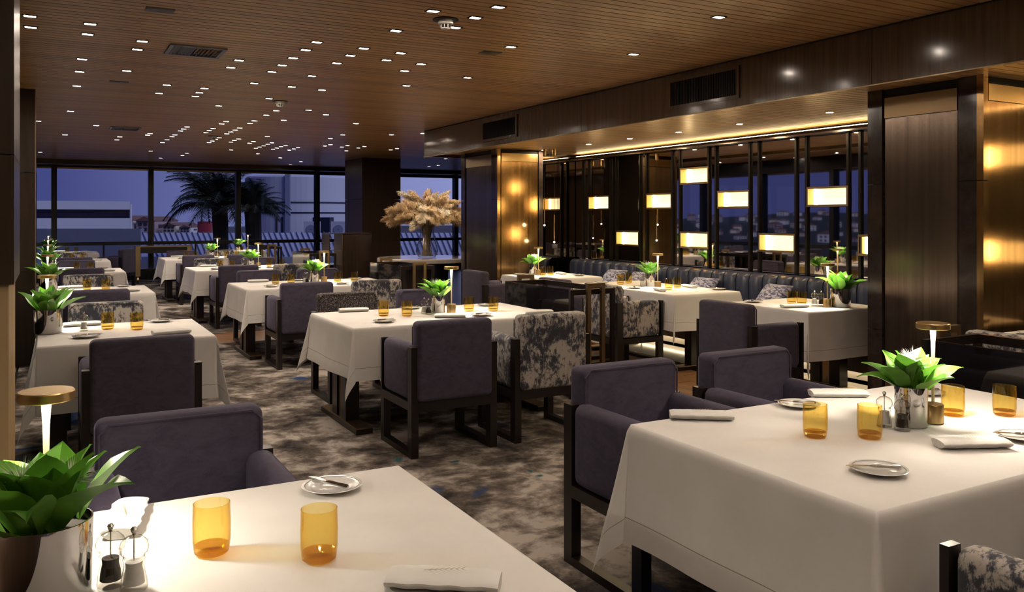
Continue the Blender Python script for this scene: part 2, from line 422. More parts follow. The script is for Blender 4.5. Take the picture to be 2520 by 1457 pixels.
# near pillar on the left and second pillar
pl = thing('wall_pillar'); pl['kind'] = 'structure'
box('upper_cladding', 'dark_veneer', -.285, -.12, 3.84, 4.6, 1.75, ZC, pl)
box('upper_cladding', 'dark_veneer', -.285, -.12, 3.84, 4.6, 1.235, 1.746, pl)
box('lower_cladding', 'gold_cladding', -.285, -.139, 3.86, 4.6, 0, 1.235, pl)
pl = thing('wall_pillar'); pl['kind'] = 'structure'
for a, b in ((0, .95), (.954, 1.95), (1.954, ZC)):
    box('cladding', 'dark_veneer', -.285, -.12, 9.78, 10.5, a, b, pl)
box('corner_strip', 'old_brass', -.123, -.116, 9.772, 9.78, 0, ZC, pl)

# ---- window walls
def window_wall(name, axis, const, cuts, z_rail, z_head, z_sill=.25):
    """axis 'x': wall runs along X at Y=const; 'y': wall runs along Y at X=const"""
    w = thing(name); w['kind'] = 'structure'
    def bx(nm, mat, u0, u1, d0, d1, z0, z1):
        if axis == 'x': return box(nm, mat, u0, u1, const + d0, const + d1, z0, z1, w)
        return box(nm, mat, const + d0, const + d1, u0, u1, z0, z1, w)
    for i, c in enumerate(cuts): bx('mullion', 'black_metal', c - .058, c + .058, -.09, .09, 0, ZC)
    for a, b in zip(cuts[:-1], cuts[1:]):
        a += .058; b -= .058
        bx('rail', 'black_metal', a, b, -.05, .05, z_rail - .045, z_rail + .035)
        bx('head', 'black_metal', a, b, -.09, .09, z_head, ZC)
        bx('head_trim', 'old_brass', a, b, -.10, -.05, z_head - .035, z_head)
        bx('sill', 'black_metal', a, b, -.06, .06, 0, z_sill)
        bx('glass_pane', 'window_glass', a, b, -.004, .004, z_rail + .035, z_head)
        bx('glass_pane', 'window_glass', a, b, -.004, .004, z_sill, z_rail - .045)
        m = (a + b) / 2
        bx('baluster', 'black_metal', m - .02, m + .02, -.02, .02, z_sill, z_rail - .045)
    return w
cuts = [-1.95, .107, 2.164, 4.21, 6.24, 8.3, 10.3, 12.3]
window_wall('window_1', 'x', YW, cuts, .885, 2.66)
window_wall('window_2', 'y', -.33, [10.1, 12.1, 14.1, 16.1, 18.1, 20.1, 22.0], .885, 2.50)
box('wall_soffit', 'dark_veneer', -.4, 13, YW - .75, YW - .1, ZC - .1, ZC + .02, kind='structure')
box('wall_far_right', 'dark_veneer', 13.0, 13.2, 11.7, YW + .3, 0, ZC, kind='structure')
box('wall_behind_alcove', 'dark_veneer', XM + .1, 13.0, 11.64, 11.72, 0, ZC, kind='structure')

# ---- clad columns
def column(name, x0, y0, w, d):
    """west face at x0 (seen from the left), south face at y0"""
    c = thing(name); c['kind'] = 'structure'
    x1, y1 = x0 + w, y0 + d
    box('core', 'dark_void', x0 + .02, x1, y0 + .02, y1 - .02, 0, ZA, c)
    for a, b in ((0, .655), (.659, 1.745), (1.749, ZA)):          # stone pilasters
        box('stone_block', 'dark_stone', x0 - .012, x0 + .03, y1 - .125, y1, a, b, c)
        box('stone_block', 'dark_stone', x0 - .012, x0 + .03, y0 + .035, y0 + .165, a, b, c)
        box('corner_block', 'gold_lit_panel', x0 - .012, x0 + .04, y0 - .012, y0 + .035, a, b, c)
    box('metal_panel', 'bronze_panel', x0 + .004, x0 + .02, y0 + .18, y1 - .14, 0, 2.235, c)
    box('header_band', 'old_brass', x0 - .004, x0 + .02, y0 + .18, y1 - .14, 2.238, 2.39, c)
    box('metal_panel', 'gold_lit_panel', x0 + .06, x1 - .08, y0 + .004, y0 + .02, 0, 2.285, c)
    box('header_band', 'brass', x0 + .06, x1 - .08, y0 - .004, y0 + .02, 2.288, 2.40, c)
    box('stone_block', 'dark_stone', x1 - .07, x1, y0 - .012, y0 + .02, 0, ZA, c)
    return c
column('wall_column', XC, 3.37, .80, .89)
column('wall_column', XC, 10.28, .73, 1.15)
c = thing('wall_column'); c['kind'] = 'structure'
for a, b in ((0, .95), (.955, 1.9), (1.905, ZC)):
    box('cladding', 'dark_veneer', 5.96, 6.85, 17.5, 18.7, a, b, c)

# ================================================================ OBJECT BUILDERS
# ---------- chair
def chair_proto(kind):
    fab = {'velvet': 'velvet', 'pattern': 'patterned_fabric', 'speckle': 'speckled_fabric'}[kind]
    t = thing('armchair')
    back = link('backrest', rbox(-.262, .262, -.285, -.165, .345, .848, .032, 4), fab, t)
    w, zt = .252, .838
    pp = [(-w, -.166, .47), (-w, -.164, zt - .03), (-w + .03, -.164, zt), (w - .03, -.164, zt), (w, -.164, zt - .03), (w, -.166, .47)]
    link('piping', MB().tube(pp, .0045, 5).mesh('piping', True), fab, back)
    link('seat', rbox(-.205, .205, -.19, .275, .345, .46, .03, 3), fab, t)
    for s in (-1, 1):
        x0, x1 = sorted((s * .20, s * .298))
        link('armrest', rbox(x0, x1, -.205, .258, .345, .697, .042, 4), fab, t)
        xa, xb = sorted((s * .252, s * .30))
        link('leg', MB().box(xa, xb, -.262, -.2, 0, .69).mesh('rear_post'), 'black_wood', t)
        link('leg', MB().prism([(.225, 0), (.285, 0), (.285, .69), (.26, .69), (.26, .345), (.225, .345)], xa, xb, 'x').mesh('front_leg'), 'black_wood', t)
        link('floor_rail', MB().box(xa, xb, -.2, .225, 0, .036).mesh('floor_rail'), 'black_wood', t)
        link('side_rail', MB().box(xa, xb, -.2, .225, .292, .345).mesh('side_rail'), 'black_wood', t)
    for y0, y1 in ((-.262, -.215), (.225, .27)):
        link('seat_rail', MB().box(-.252, .252, y0, y1, .285, .345).mesh('seat_rail'), 'black_wood', t)
    return t
PROTO = {}
def place(kind, builder, loc, rz, label, cat, group):
    if kind not in PROTO: PROTO[kind] = builder(); o = PROTO[kind]
    else: o = copy_tree(PROTO[kind])
    o.location = loc; o.rotation_euler = (0, 0, rz); tag(o, label, cat, group); return o
CH = {'velvet': 'purple-grey velvet armchair', 'pattern': 'mottled beige and slate armchair', 'speckle': 'dark speckled armchair'}
def chair(kind, x, y, deg, where):
    return place('chair_' + kind, lambda: chair_proto(kind), (x, y, 0), math.radians(deg), CH[kind] + ' ' + where, 'chair', 'dining armchairs')

# ---------- table + cloth
def table(x0, x1, y0, y1, where, along='x'):
    w, d = x1 - x0, y1 - y0; t = thing('dining_table', ((x0 + x1) / 2, (y0 + y1) / 2, 0))
    link('tabletop', MB().box(-w / 2 + .01, w / 2 - .01, -d / 2 + .01, d / 2 - .01, .705, .742).mesh('tabletop'), 'black_wood', t)
    ends = [(-1, 0), (1, 0)] if along == 'x' else [(0, -1), (0, 1)]
    for ex, ey in ends:
        if along == 'x':
            cx = ex * (w / 2 - .11); by = d / 2 - .09
            B = lambda nm, m, a, b, c_, e, f, g: link(nm, MB().box(cx + a, cx + b, c_, e, f, g).mesh(nm), m, t)
        else:
            cy = ey * (d / 2 - .11); by = w / 2 - .09
            B = lambda nm, m, a, b, c_, e, f, g: link(nm, MB().box(c_, e, cy + a, cy + b, f, g).mesh(nm), m, t)
        B('base_bar', 'black_wood', -.06, .06, -by, by, 0, .035)
        B('base_plate', 'old_brass', -.055, .055, -by + .01, by - .01, .035, .042)
        B('post', 'black_wood', -.05, .05, .05, .16, .042, .705)
        B('post', 'black_wood', -.05, .05, -.16, -.05, .042, .705)
        B('brass_inlay', 'old_brass', -.035, .035, -.05, .05, .042, .705)
    return tag(t, 'black brass-inlaid table ' + where, 'table', 'dining tables')
def cloth(x0, x1, y0, y1, o, where, seed=0, zt=.75, xmin=None):
    a, b = (x1 - x0) / 2, (y1 - y0) / 2; rnd = random.Random(seed)
    def samples(h):
        n = max(6, int(h * 2 / .07)); inner = [-h, -h + .005, -h + .02] + [-h + 2 * h * i / n for i in range(1, n)] + [h - .02, h - .005, h]
        m = 15; out = [o * ((i + 1) / m) ** 1.15 for i in range(m)]
        return [-h - e for e in reversed(out)] + inner + [h + e for e in out]
    us, vs = samples(a), samples(b); ph = [rnd.uniform(0, 6.28) for _ in range(8)]
    def outw(dd, s, p):
        fil = .010 * (1 - math.exp(-dd / .012)); wv = .5 + .5 * math.sin(s * 7.5 + p) * math.sin(s * 3.1 + p * 1.7)
        return fil + dd * (.02 + .075 * wv * min(1, dd / o))
    V = []; UV = []
    for v in vs:
        for u in us:
            ex, ey = max(abs(u) - a, 0), max(abs(v) - b, 0); sx, sy = (1 if u > 0 else -1), (1 if v > 0 else -1)
            pA, pB = ph[0 if sx > 0 else 1], ph[2 if sy > 0 else 3]
            if ex == 0 and ey == 0: P = [u, v, 0]
            elif ey == 0: P = [u - sx * ex + sx * outw(ex, v, pA), v, -max(0, ex - .004) * .99 - .010 * math.sin(v * 5 + pA) * ex]
            elif ex == 0: P = [u, v - sy * ey + sy * outw(ey, u, pB), -max(0, ey - .004) * .99 - .010 * math.sin(u * 5 + pB) * ey]
            else:
                r = math.hypot(ex, ey); th = math.atan2(ey, ex); k = math.sin(2 * th)
                oA, oB = outw(r, sy * b, pA), outw(r, sx * a, pB)
                pk = r * (.17 * k ** 3 - .04 * math.sin(4 * th) ** 2); tw = .03 * r * math.sin(4 * th) * (1 if ph[4] > 3 else -1)
                P = [sx * (a + oA * math.cos(th) + pk * .707 + tw), sy * (b + oB * math.sin(th) + pk * .707 - tw),
                     -r * (.985 - .06 * k) - .010 * math.sin(sy * b * 5 + pA) * r * math.cos(th) - .010 * math.sin(sx * a * 5 + pB) * r * math.sin(th)]
            if xmin is not None: P[0] = max(P[0], xmin - (x0 + x1) / 2 + .004 * math.sin(v * 9) * min(1, ex * 9))
            V.append((P[0], P[1], P[2] + zt)); UV.append((min(a + o - abs(u), b + o - abs(v)), u))
    nu = len(us); Fc = []
    for j in range(len(vs) - 1):
        for i in range(nu - 1):
            p, q, w_, z_ = j * nu + i, j * nu + i + 1, (j + 1) * nu + i + 1, (j + 1) * nu + i
            uc, vc = (us[i] + us[i + 1]) / 2, (vs[j] + vs[j + 1]) / 2
            if abs(uc) > a and abs(vc) > b:                # split along the corner fold
                Fc += [(p, q, w_), (p, w_, z_)] if uc * vc > 0 else [(p, q, z_), (q, w_, z_)]
            else: Fc.append((p, q, w_, z_))
    me = bpy.data.meshes.new('tablecloth'); me.from_pydata(V, [], Fc)
    uvl = me.uv_layers.new(name='UVMap')
    for lp in me.loops: uvl.data[lp.index].uv = UV[lp.vertex_index]
    me.polygons.foreach_set('use_smooth', [True] * len(me.polygons)); me.update()
    ob = link('tablecloth', me, 'white_linen', None, ((x0 + x1) / 2, (y0 + y1) / 2, 0))
    return tag(ob, 'white linen tablecloth draped ' + where, 'tablecloth', 'white tablecloths')

# ---------- tableware
def tumbler_proto():
    t = thing('tumbler')
    link('wall', MB().lathe([(.0385, .016), (.0405, .03), (.0408, .07), (.0395, .112), (.0385, .1125), (.0378, .112), (.039, .07), (.0388, .03), (.036, .0205), (0.0005, .0195)], 32).mesh('wall', True), 'amber_glass', t)
    link('base', MB().lathe([(.0005, .001), (.033, .001), (.037, .005), (.0385, .0155), (.037, .0185), (.0005, .0185)], 32).mesh('base', True), 'amber_base', t)
    return t
def mill_proto(dark):
    t = thing('pepper_mill' if dark else 'salt_mill')
    link('body', MB().lathe([(.0005, .001), (.0255, .001), (.0265, .006), (.025, .011), (.0245, .022), (.021, .038), (.019, .05), (.022, .062), (.0205, .066),
                             (.0205, .069), (.027, .076), (.0285, .086), (.025, .097), (.016, .1055), (.006, .109), (.0005, .1095)], 24).mesh('body', True), 'clear_glass', t)
    link('contents', MB().lathe([(.0005, .012), (.0205, .013), (.019, .03), (.0155, .046), (.0165, .057), (.0005, .058)], 16).mesh('contents', True), 'soil' if dark else 'salt', t)
    link('rod', MB().tube([(0, 0, .012), (0, 0, .112)], .0014, 6).mesh('rod'), 'steel', t)
    link('collar', MB().lathe([(.0195, .0662), (.0212, .0665), (.0212, .0688), (.0195, .069)], 20).mesh('collar', True), 'clear_glass', t)
    link('knob', MB().lathe([(.0005, .1095), (.004, .110), (.0035, .113), (.0062, .117), (.0068, .121), (.004, .1255), (.0005, .1265)], 16).mesh('knob', True), 'steel' , t)
    return t
LAMP_LIGHT = bpy.data.lights.new('lamp_glow', 'AREA'); LAMP_LIGHT.shape = 'DISK'; LAMP_LIGHT.size = .09
LAMP_LIGHT.energy = 6.0; LAMP_LIGHT.color = (1, .87, .70)
def lamp_proto():
    t = thing('table_lamp')
    link('base', MB().lathe([(.0005, 0), (.034, 0), (.0355, .002), (.0355, .066), (.034, .069), (.0005, .069)], 32).mesh('base', True), 'lamp_brass', t)
    link('stem', MB().lathe([(.0055, .069), (.0055, .20), (.0075, .29), (.0105, .343)], 16).mesh('stem', True), 'lit_stem_brass', t)
    sh = link('shade', MB().lathe([(.0005, .364), (.055, .364), (.0575, .361), (.0575, .344), (.056, .342), (.0525, .342), (.052, .349), (.0005, .349)], 40).mesh('shade', True), 'lamp_brass', t)
    la = bpy.data.objects.new('lamp_glow', LAMP_LIGHT); COL.objects.link(la); la.location = (0, 0, .3455); la.parent = sh
    link('light_ring', MB().lathe([(.013, .3475), (.050, .3475), (.050, .3485), (.013, .3485)], 32, True).mesh('light_ring'), 'led_warm', sh)
    return t
LEAF = []
def leaf_mesh(L, Wd, curl, cup):
    n = 7; V = []; Fc = []
    for i in range(n + 1):
        s = i / n; w = Wd * math.sin(PI * min(1, s * 1.02 + .03)) ** .75 * (1 - .25 * s); a = curl * s * s
        x = L * (s * math.cos(a * .6)); z = -L * math.sin(a) * s * .55
        for k in (-1, -.5, 0, .5, 1): V.append((x, k * w, z + cup * abs(k) * w + (.004 * math.sin(s * 9 + k)) * abs(k)))
    for i in range(n):
        for k in range(4): Fc.append((i * 5 + k, i * 5 + k + 1, (i + 1) * 5 + k + 1, (i + 1) * 5 + k))
    m = MB(); m.add(V, Fc); return m.mesh('leaf', True, False)
for L_, W_, c_, u_ in ((.155, .054, .30, .42), (.170, .048, .5, .5), (.135, .056, .2, .38), (.180, .042, .8, .55)):
    LEAF.append(leaf_mesh(L_, W_, c_, u_))
def thistle_mesh():
    r = random.Random(3); m = MB()
    for i in range(170):
        d = Vector((r.gauss(0, 1), r.gauss(0, 1), abs(r.gauss(0, 1)) * .9 + .05)).normalized(); L_ = r.uniform(.03, .055); b = d.cross(Vector((.3, .7, .2))).normalized()
        p = Vector((0, 0, 0)) + d * .006; m.add([p + b * .0011, p - b * .0011, p + d * L_], [(0, 1, 2)])
    m.lathe([(.0005, -.015), (.010, -.008), (.012, .003), (.007, .012), (.0005, .014)], 10)
    return m.mesh('flower', False, False)
THIS = thistle_mesh()
def plant_proto(R, Hh, seed, nl=17):
    r = random.Random(seed); t = thing('flower_pot')
    link('pot', MB().lathe([(.0005, .001), (R * .93, .001), (R * .96, .006), (R, Hh - .004), (R, Hh), (R - .0035, Hh), (R - .005, .01), (.0005, .01)], 40).mesh('pot', True), 'chrome', t)
    link('soil', MB().lathe([(.0005, Hh - .02), (R - .0045, Hh - .022)], 24).mesh('soil'), 'soil', t)
    for i in range(nl):
        a = 2 * PI * i / nl * 2.4 + r.uniform(-.3, .3); rad = R * (r.uniform(.15, .5) if i % 3 else r.uniform(.5, .8))
        el = r.uniform(1.08, 1.48) if i % 3 else r.uniform(.62, 1.05)
        o = link('leaf', LEAF[r.choice((0, 0, 2, 2, 1)) if i % 3 else r.choice((0, 1, 3))], 'leaf_green', t, (rad * math.cos(a), rad * math.sin(a), Hh - .025 + .012 * r.random()))
        o.rotation_euler = (r.uniform(-.35, .35), -el, a); k = r.uniform(.82, 1.08) * (.8 + .35 * R / .085); o.scale = (k, k, k)
    for i in range(3):
        a = 2 * PI * i / 3 + r.random(); q = R * .5
        o = link('flower', THIS, 'thistle', t, (q * math.cos(a), q * math.sin(a), Hh + r.uniform(.05, .09)), (r.uniform(-.5, .5), r.uniform(-.5, .5), a))
        link('flower_stem', MB().tube([(0, 0, -.10), (0, 0, -.012)], .002, 5).mesh('flower_stem'), 'leaf_green', o)
    return t
def plate_proto():
    t = thing('bread_plate')
    link('dish', MB().lathe([(.0005, .004), (.050, .004), (.056, .0065), (.081, .013), (.082, .0142), (.080, .0146), (.057, .009), (.051, .0065), (.0005, .0065)], 40).mesh('dish', True), 'porcelain', t)
    link('rim_line', MB().lathe([(.0725, .0133), (.0742, .0137)], 40).mesh('rim_line', True), 'rim_line', t)
    return t
def knife_proto():
    t = thing('butter_knife')
    link('handle', MB().tube([(-.075, 0, 0), (-.072, 0, 0), (-.055, 0, 0), (-.035, 0, 0), (-.015, 0, 0), (.005, 0, 0), (.012, 0, 0)], [.003, .0065, .0068, .005, .0058, .0045, .003], 8).mesh('handle', True), 'steel', t)
    link('blade', MB().prism([(.010, -.005), (.035, -.0075), (.065, -.0085), (.078, -.004), (.082, .004), (.03, .0045), (.010, .004)], -.0009, .0009).mesh('blade'), 'steel', t)
    return t
def napkin_proto():
    t = thing('napkin')
    n = 14; V = []; Fc = []; L_ = .115; prof = []
    for i in range(20):                                    # rolled, flattened cloth section
        a = 2 * PI * i / 20; prof.append((.042 * math.cos(a) * (1 + .06 * math.sin(3 * a)), max(0.001, .016 + .0155 * math.sin(a) + .002 * math.sin(2 * a + 1))))
    for j in range(n + 1):
        s = -1 + 2 * j / n; k = 1 - .10 * abs(s) ** 6; w = .0025 * math.sin(j * 1.7)
        for px, pz in prof: V.append((s * L_, px * k + w, pz * (k if pz > .01 else 1)))
    for j in range(n):
        for i in range(20): Fc.append((j * 20 + i, j * 20 + (i + 1) % 20, (j + 1) * 20 + (i + 1) % 20, (j + 1) * 20 + i))
    Fc += [tuple(range(20))[::-1], tuple(n * 20 + i for i in range(20))]
    m = MB(); m.add(V, Fc); link('folded_cloth', m.mesh('folded_cloth', True), 'napkin_linen', t)
    e = MB(); r = random.Random(5)
    def st(x, y, dx, dy, w): return [(x - dy * w, y + dx * w), (x + dy * w, y - dx * w), (x + dx, y + dy)]
    zt = .0352
    tri = [((-.030, -.006), (-.030, -.0035), (.034, .010))]
    for q in range(7):
        x = -.024 + q * .008; y = -.004 + q * .0019
        tri.append(((x, y), (x + .003, y), (x + .010, y + .011))); tri.append(((x, y - .001), (x + .003, y - .001), (x + .012, y - .008)))
    for a_, b_, c_ in tri: e.add([(*a_, zt), (*b_, zt), (*c_, zt)], [(0, 1, 2)])
    o = link('embroidery', e.mesh('embroidery', False, False), 'gold_thread', t); o['kind'] = 'stuff'; o.scale = (1.35, 1.2, 1)
    return t
ZT = .7515
def tw(kind, x, y, deg, label, z=ZT):
    B = {'tumbler': (tumbler_proto, 'glass', 'amber tumblers'), 'pepper_mill': (lambda: mill_proto(True), 'mill', 'clear acrylic mills'),
         'salt_mill': (lambda: mill_proto(False), 'mill', 'clear acrylic mills'), 'table_lamp': (lamp_proto, 'lamp', 'brass table lamps'),
         'plate': (plate_proto, 'plate', 'bread plates'), 'knife': (knife_proto, 'knife', 'butter knives'), 'napkin': (napkin_proto, 'napkin', 'rolled napkins'),
         'plant_big': (lambda: plant_proto(.084, .155, 2, 20), 'plant', 'chrome flower pots'), 'plant_small': (lambda: plant_proto(.056, .142, 5, 19), 'plant', 'chrome flower pots')}[kind]
    return place(kind, B[0], (x, y, z), math.radians(deg), label, B[1], B[2])
def plate_knife(x, y, deg, which, where, knife=40):
    tw('plate', x, y, 0, 'white bread plate with dark rim line, ' + which + ' ' + where)
    a = math.radians(knife)
    tw('knife', x + .012 * math.cos(a), y + .012 * math.sin(a), knife, 'silver butter knife resting on the ' + which + ' plate ' + where, ZT + .0175)

# ================================================================ TABLES AND SETTINGS
# ---- left row
LW = ['on the nearest table, bottom left', 'on the second left-wall table', 'on the third left-wall table', 'on the fourth left-wall table', 'on the fifth left-wall table', 'on the last left-wall table by the window']
LM = [1.88, 6.07, 9.55, 13.2, 16.5, 20.2]
for i, ym in enumerate(LM):
    w = LW[i]; wt = w.replace('on ', 'standing as ', 1)
    nm = w[3:]
    x0, x1 = (-.09, .925) if i == 0 else (-.06, .925)
    table(x0, x1, ym - .5, ym + .5, 'under the cloth of ' + nm)
    cloth(x0, x1, ym - .5, ym + .5, .40, 'over ' + nm, seed=20 + i, xmin=None if i == 0 else -.10 if i == 2 else -.235)
    tw('plant_big', -.005, ym + (.0 if i == 0 else .12 if i == 1 else .1), [200, 0, 60, 130, 250, 310][i], 'leafy plant with thistles in chrome pot ' + w)
    tw('table_lamp', -.01 if i else -.005, ym + (.25 if i == 0 else .33), 0, 'brass disc lamp with glowing stem ' + w)
    if i == 0:
        tw('tumbler', .318, 1.959, 0, 'left amber glass tumbler ' + w); tw('tumbler', .518, 1.808, 0, 'right amber glass tumbler ' + w)
        plate_knife(.683, 2.258, 0, 'only', w, 115)
        tw('pepper_mill', .110, 1.885, 0, 'clear pepper mill ' + w); tw('salt_mill', .150, 1.842, 20, 'clear salt mill ' + w)
        tw('napkin', .165, 2.255, 78, 'rolled napkin with gold sprig beside the plant ' + w); tw('napkin', .70, 1.55, -35, 'rolled napkin near the front edge ' + w)
    else:
        tw('tumbler', .345, ym + .15, 0, 'left amber glass tumbler ' + w); tw('tumbler', .515, ym + .03, 0, 'right amber glass tumbler ' + w)
        tw('napkin', .20, ym + .42, 4, 'rolled white napkin behind the mill ' + w); tw('napkin', .69, ym - .30, 8, 'rolled white napkin at the near side ' + w)
        if i in (1, 4): tw('salt_mill', .202, ym + .125, 0, 'clear acrylic mill ' + w)
        plate_knife(.70, ym + .40, 0, 'far', w, 150); plate_knife(.205, ym - .22, 0, 'near', w, 10)
chair('velvet', .39, 2.78, 180, 'facing the nearest bottom left table')
chair('velvet', .45, 5.20, 0, 'with its back to the camera, at the second left-wall table')
chair('pattern', .39, 6.95, 180, 'behind the second left-wall table')
chair('velvet', .39, 8.65, 0, 'on the near side of the third left-wall table')
chair('pattern', .40, 10.5, 180, 'behind the third left-wall table')
chair('velvet', .37, 12.30, 0, 'on the near side of the fourth left-wall table')
chair('velvet', .36, 14.10, 180, 'behind the fourth left-wall table')
chair('velvet', .37, 15.60, 0, 'on the near side of the fifth left-wall table')
chair('pattern', .38, 17.45, 180, 'behind the fifth left-wall table')
chair('velvet', 1.22, 19.1, 60, 'turned beside the trolley at the far left window')

# ---- middle row
MW = ['on the big front right table', 'on the large central table', 'on the table behind the central one', 'on the third middle-row table', 'on the fourth middle-row table']
MM = [1.93, 5.98, 9.45, 12.9, 16.4]
MCH = [(('velvet', 'velvet'), (None, None)), (('speckle', 'velvet'), ('velvet', 'pattern')), (('velvet', 'velvet'), ('velvet', 'pattern')), (('pattern', 'velvet'), ('velvet', 'pattern')), (('velvet', 'pattern'), ('velvet', 'velvet'))]
for i, ym in enumerate(MM):
    w = MW[i]; nm = w[3:]; x0, x1 = (1.845, 3.52) if i == 0 else (1.80, 3.475)
    cx = 2.64 if i else 2.70
    table(x0, x1, ym - .515, ym + .515, 'under the cloth of ' + nm)
    cloth(x0, x1, ym - .515, ym + .515, .42 if i == 0 else .36, 'over ' + nm, seed=40 + i)
    tw('plant_small', cx + .015, ym + .01, [0, 120, 30, 200, 280][i], 'leafy plant with thistles in small chrome pot ' + w)
    tw('table_lamp', cx + .125, ym - .0, 0, 'brass disc lamp with glowing stem ' + w)
    tw('salt_mill', cx - .085, ym + .045, 0, 'clear salt mill ' + w); tw('pepper_mill', cx - .078, ym - .022, 0, 'clear pepper mill ' + w)
    for q, (gx, gy) in enumerate([(-.41, .07), (-.26, -.03), (.295, .035), (.465, -.06)]):
        tw('tumbler', cx + gx, ym + gy, 0, ['leftmost', 'second', 'third', 'rightmost'][q] + ' amber glass tumbler ' + w)
    tw('napkin', 2.12, ym + .45, -35 if i == 0 else -8, 'rolled white napkin at the back left corner ' + w)
    tw('napkin', 2.63, ym - .27, -25, 'rolled white napkin at the front middle ' + w)
    plate_knife(2.10 if i else 2.133, ym - .30, 0, 'front left', w, 145 if i == 0 else 20); plate_knife(2.88, ym - .29, 0, 'front right', w, 140 if i == 0 else 25)
    plate_knife(2.60, ym + .42, 0, 'back middle', w, 130 if i == 0 else 160); plate_knife(3.25, ym + .33, 0, 'back right', w, 150)
    if i == 0: tw('napkin', 2.886, 2.40, -30, 'rolled white napkin behind the plant ' + w)
    elif i == 1: tw('napkin', 3.33, 5.60, -10, 'rolled white napkin at the front right corner ' + w)
    far, near = MCH[i]
    for q, k in enumerate(far):
        if k: chair(k, 2.27 + .73 * q, ym + (.9 if i == 0 else .88), 180, ('left' if q == 0 else 'right') + ' of two behind ' + nm)
    for q, k in enumerate(near):
        if k: chair(k, 2.265 + .735 * q, ym - .88, 0, ('left' if q == 0 else 'right') + ' of two before ' + nm)
chair('pattern', 2.235, 1.02, 0, 'cut off at the bottom right corner')

# ---- banquette row
def bset(x0, x1, y0, y1, w, seed, o=.36):
    nm = w[3:]
    table(x0, x1, y0, y1, 'under the cloth of ' + nm, 'y' if (y1 - y0) > 1.2 else 'x'); cloth(x0, x1, y0, y1, o, 'over ' + nm, seed=seed)
w = 'on the banquette table by the right pillar'
bset(5.26, 6.13, 4.66, 5.56, w, 61, .40)
tw('tumbler', 5.63, 5.17, 0, 'back amber glass tumbler ' + w); tw('tumbler', 5.63, 5.06, 0, 'front amber glass tumbler ' + w)
tw('salt_mill', 5.70, 4.985, 0, 'left clear acrylic mill ' + w); tw('pepper_mill', 5.735, 4.945, 0, 'right clear acrylic mill ' + w)
tw('table_lamp', 5.69, 4.84, 0, 'brass disc lamp with glowing stem ' + w); tw('plant_big', 5.80, 4.80, 40, 'leafy green plant in a dark chrome pot ' + w)
tw('napkin', 5.42, 4.95, -15, 'rolled white napkin at the front ' + w); plate_knife(5.44, 5.43, 0, 'left', w, 30); plate_knife(6.0, 5.0, 0, 'right', w, 60)
w = 'on the middle banquette table'
bset(5.28, 6.12, 6.30, 8.0, w, 62)
for q, (gx, gy) in enumerate([(5.60, 7.61), (5.78, 7.70), (5.626, 6.81), (5.834, 6.92)]):
    tw('tumbler', gx, gy, 0, ['back left', 'back right', 'front left', 'front right'][q] + ' amber glass tumbler ' + w)
tw('plant_small', 5.73, 7.25, 100, 'leafy green plant in a chrome pot ' + w); tw('salt_mill', 5.64, 7.27, 0, 'clear acrylic mill ' + w)
tw('table_lamp', 5.66, 7.03, 0, 'brass disc lamp with glowing stem ' + w); tw('napkin', 5.46, 6.75, 70, 'rolled white napkin in front of the lamp ' + w)
tw('napkin', 6.0, 6.92, 80, 'rolled white napkin near the bench ' + w)
plate_knife(5.41, 7.10, 0, 'front', w, 60); plate_knife(6.06, 6.55, 0, 'right', w, 100); plate_knife(5.52, 7.86, 0, 'left', w, 40)
w = 'on the far banquette table by the pendants'
bset(5.20, 6.12, 8.72, 9.66, w, 63)
tw('tumbler', 5.541, 9.196, 0, 'left amber glass tumbler ' + w); tw('tumbler', 5.70, 9.27, 0, 'right amber glass tumbler ' + w)
tw('plant_small', 5.55, 9.46, 10, 'leafy green plant in a chrome pot ' + w); tw('table_lamp', 5.56, 9.34, 0, 'brass disc lamp with glowing stem ' + w)
tw('napkin', 5.90, 9.33, 80, 'rolled white napkin near the bench ' + w); plate_knife(5.38, 9.50, 0, 'left', w, 0); plate_knife(5.95, 8.98, 0, 'right', w, 90)
w = 'on the table at the right edge'
bset(5.28, 6.2, 2.28, 3.22, w, 64)
plate_knife(5.50, 3.08, 0, 'left', w, 30); tw('plant_small', 5.74, 2.93, 70, 'leafy green plant in a chrome pot ' + w)
tw('napkin', 5.80, 3.12, 0, 'rolled white napkin ' + w); tw('table_lamp', 5.72, 2.62, 0, 'brass disc lamp with glowing stem ' + w)
chair('velvet', 4.80, 4.85, -90, 'in the aisle, at the banquette table by the right pillar')
chair('pattern', 4.96, 6.73, -90, 'near one of two at the middle banquette table')
chair('velvet', 4.95, 7.60, -90, 'far one of two at the middle banquette table')
chair('velvet', 4.80, 9.2, -90, 'at the far banquette table beside the pillar')
chair('pattern', 4.92, 2.72, -90, 'half hidden behind the front right partition')

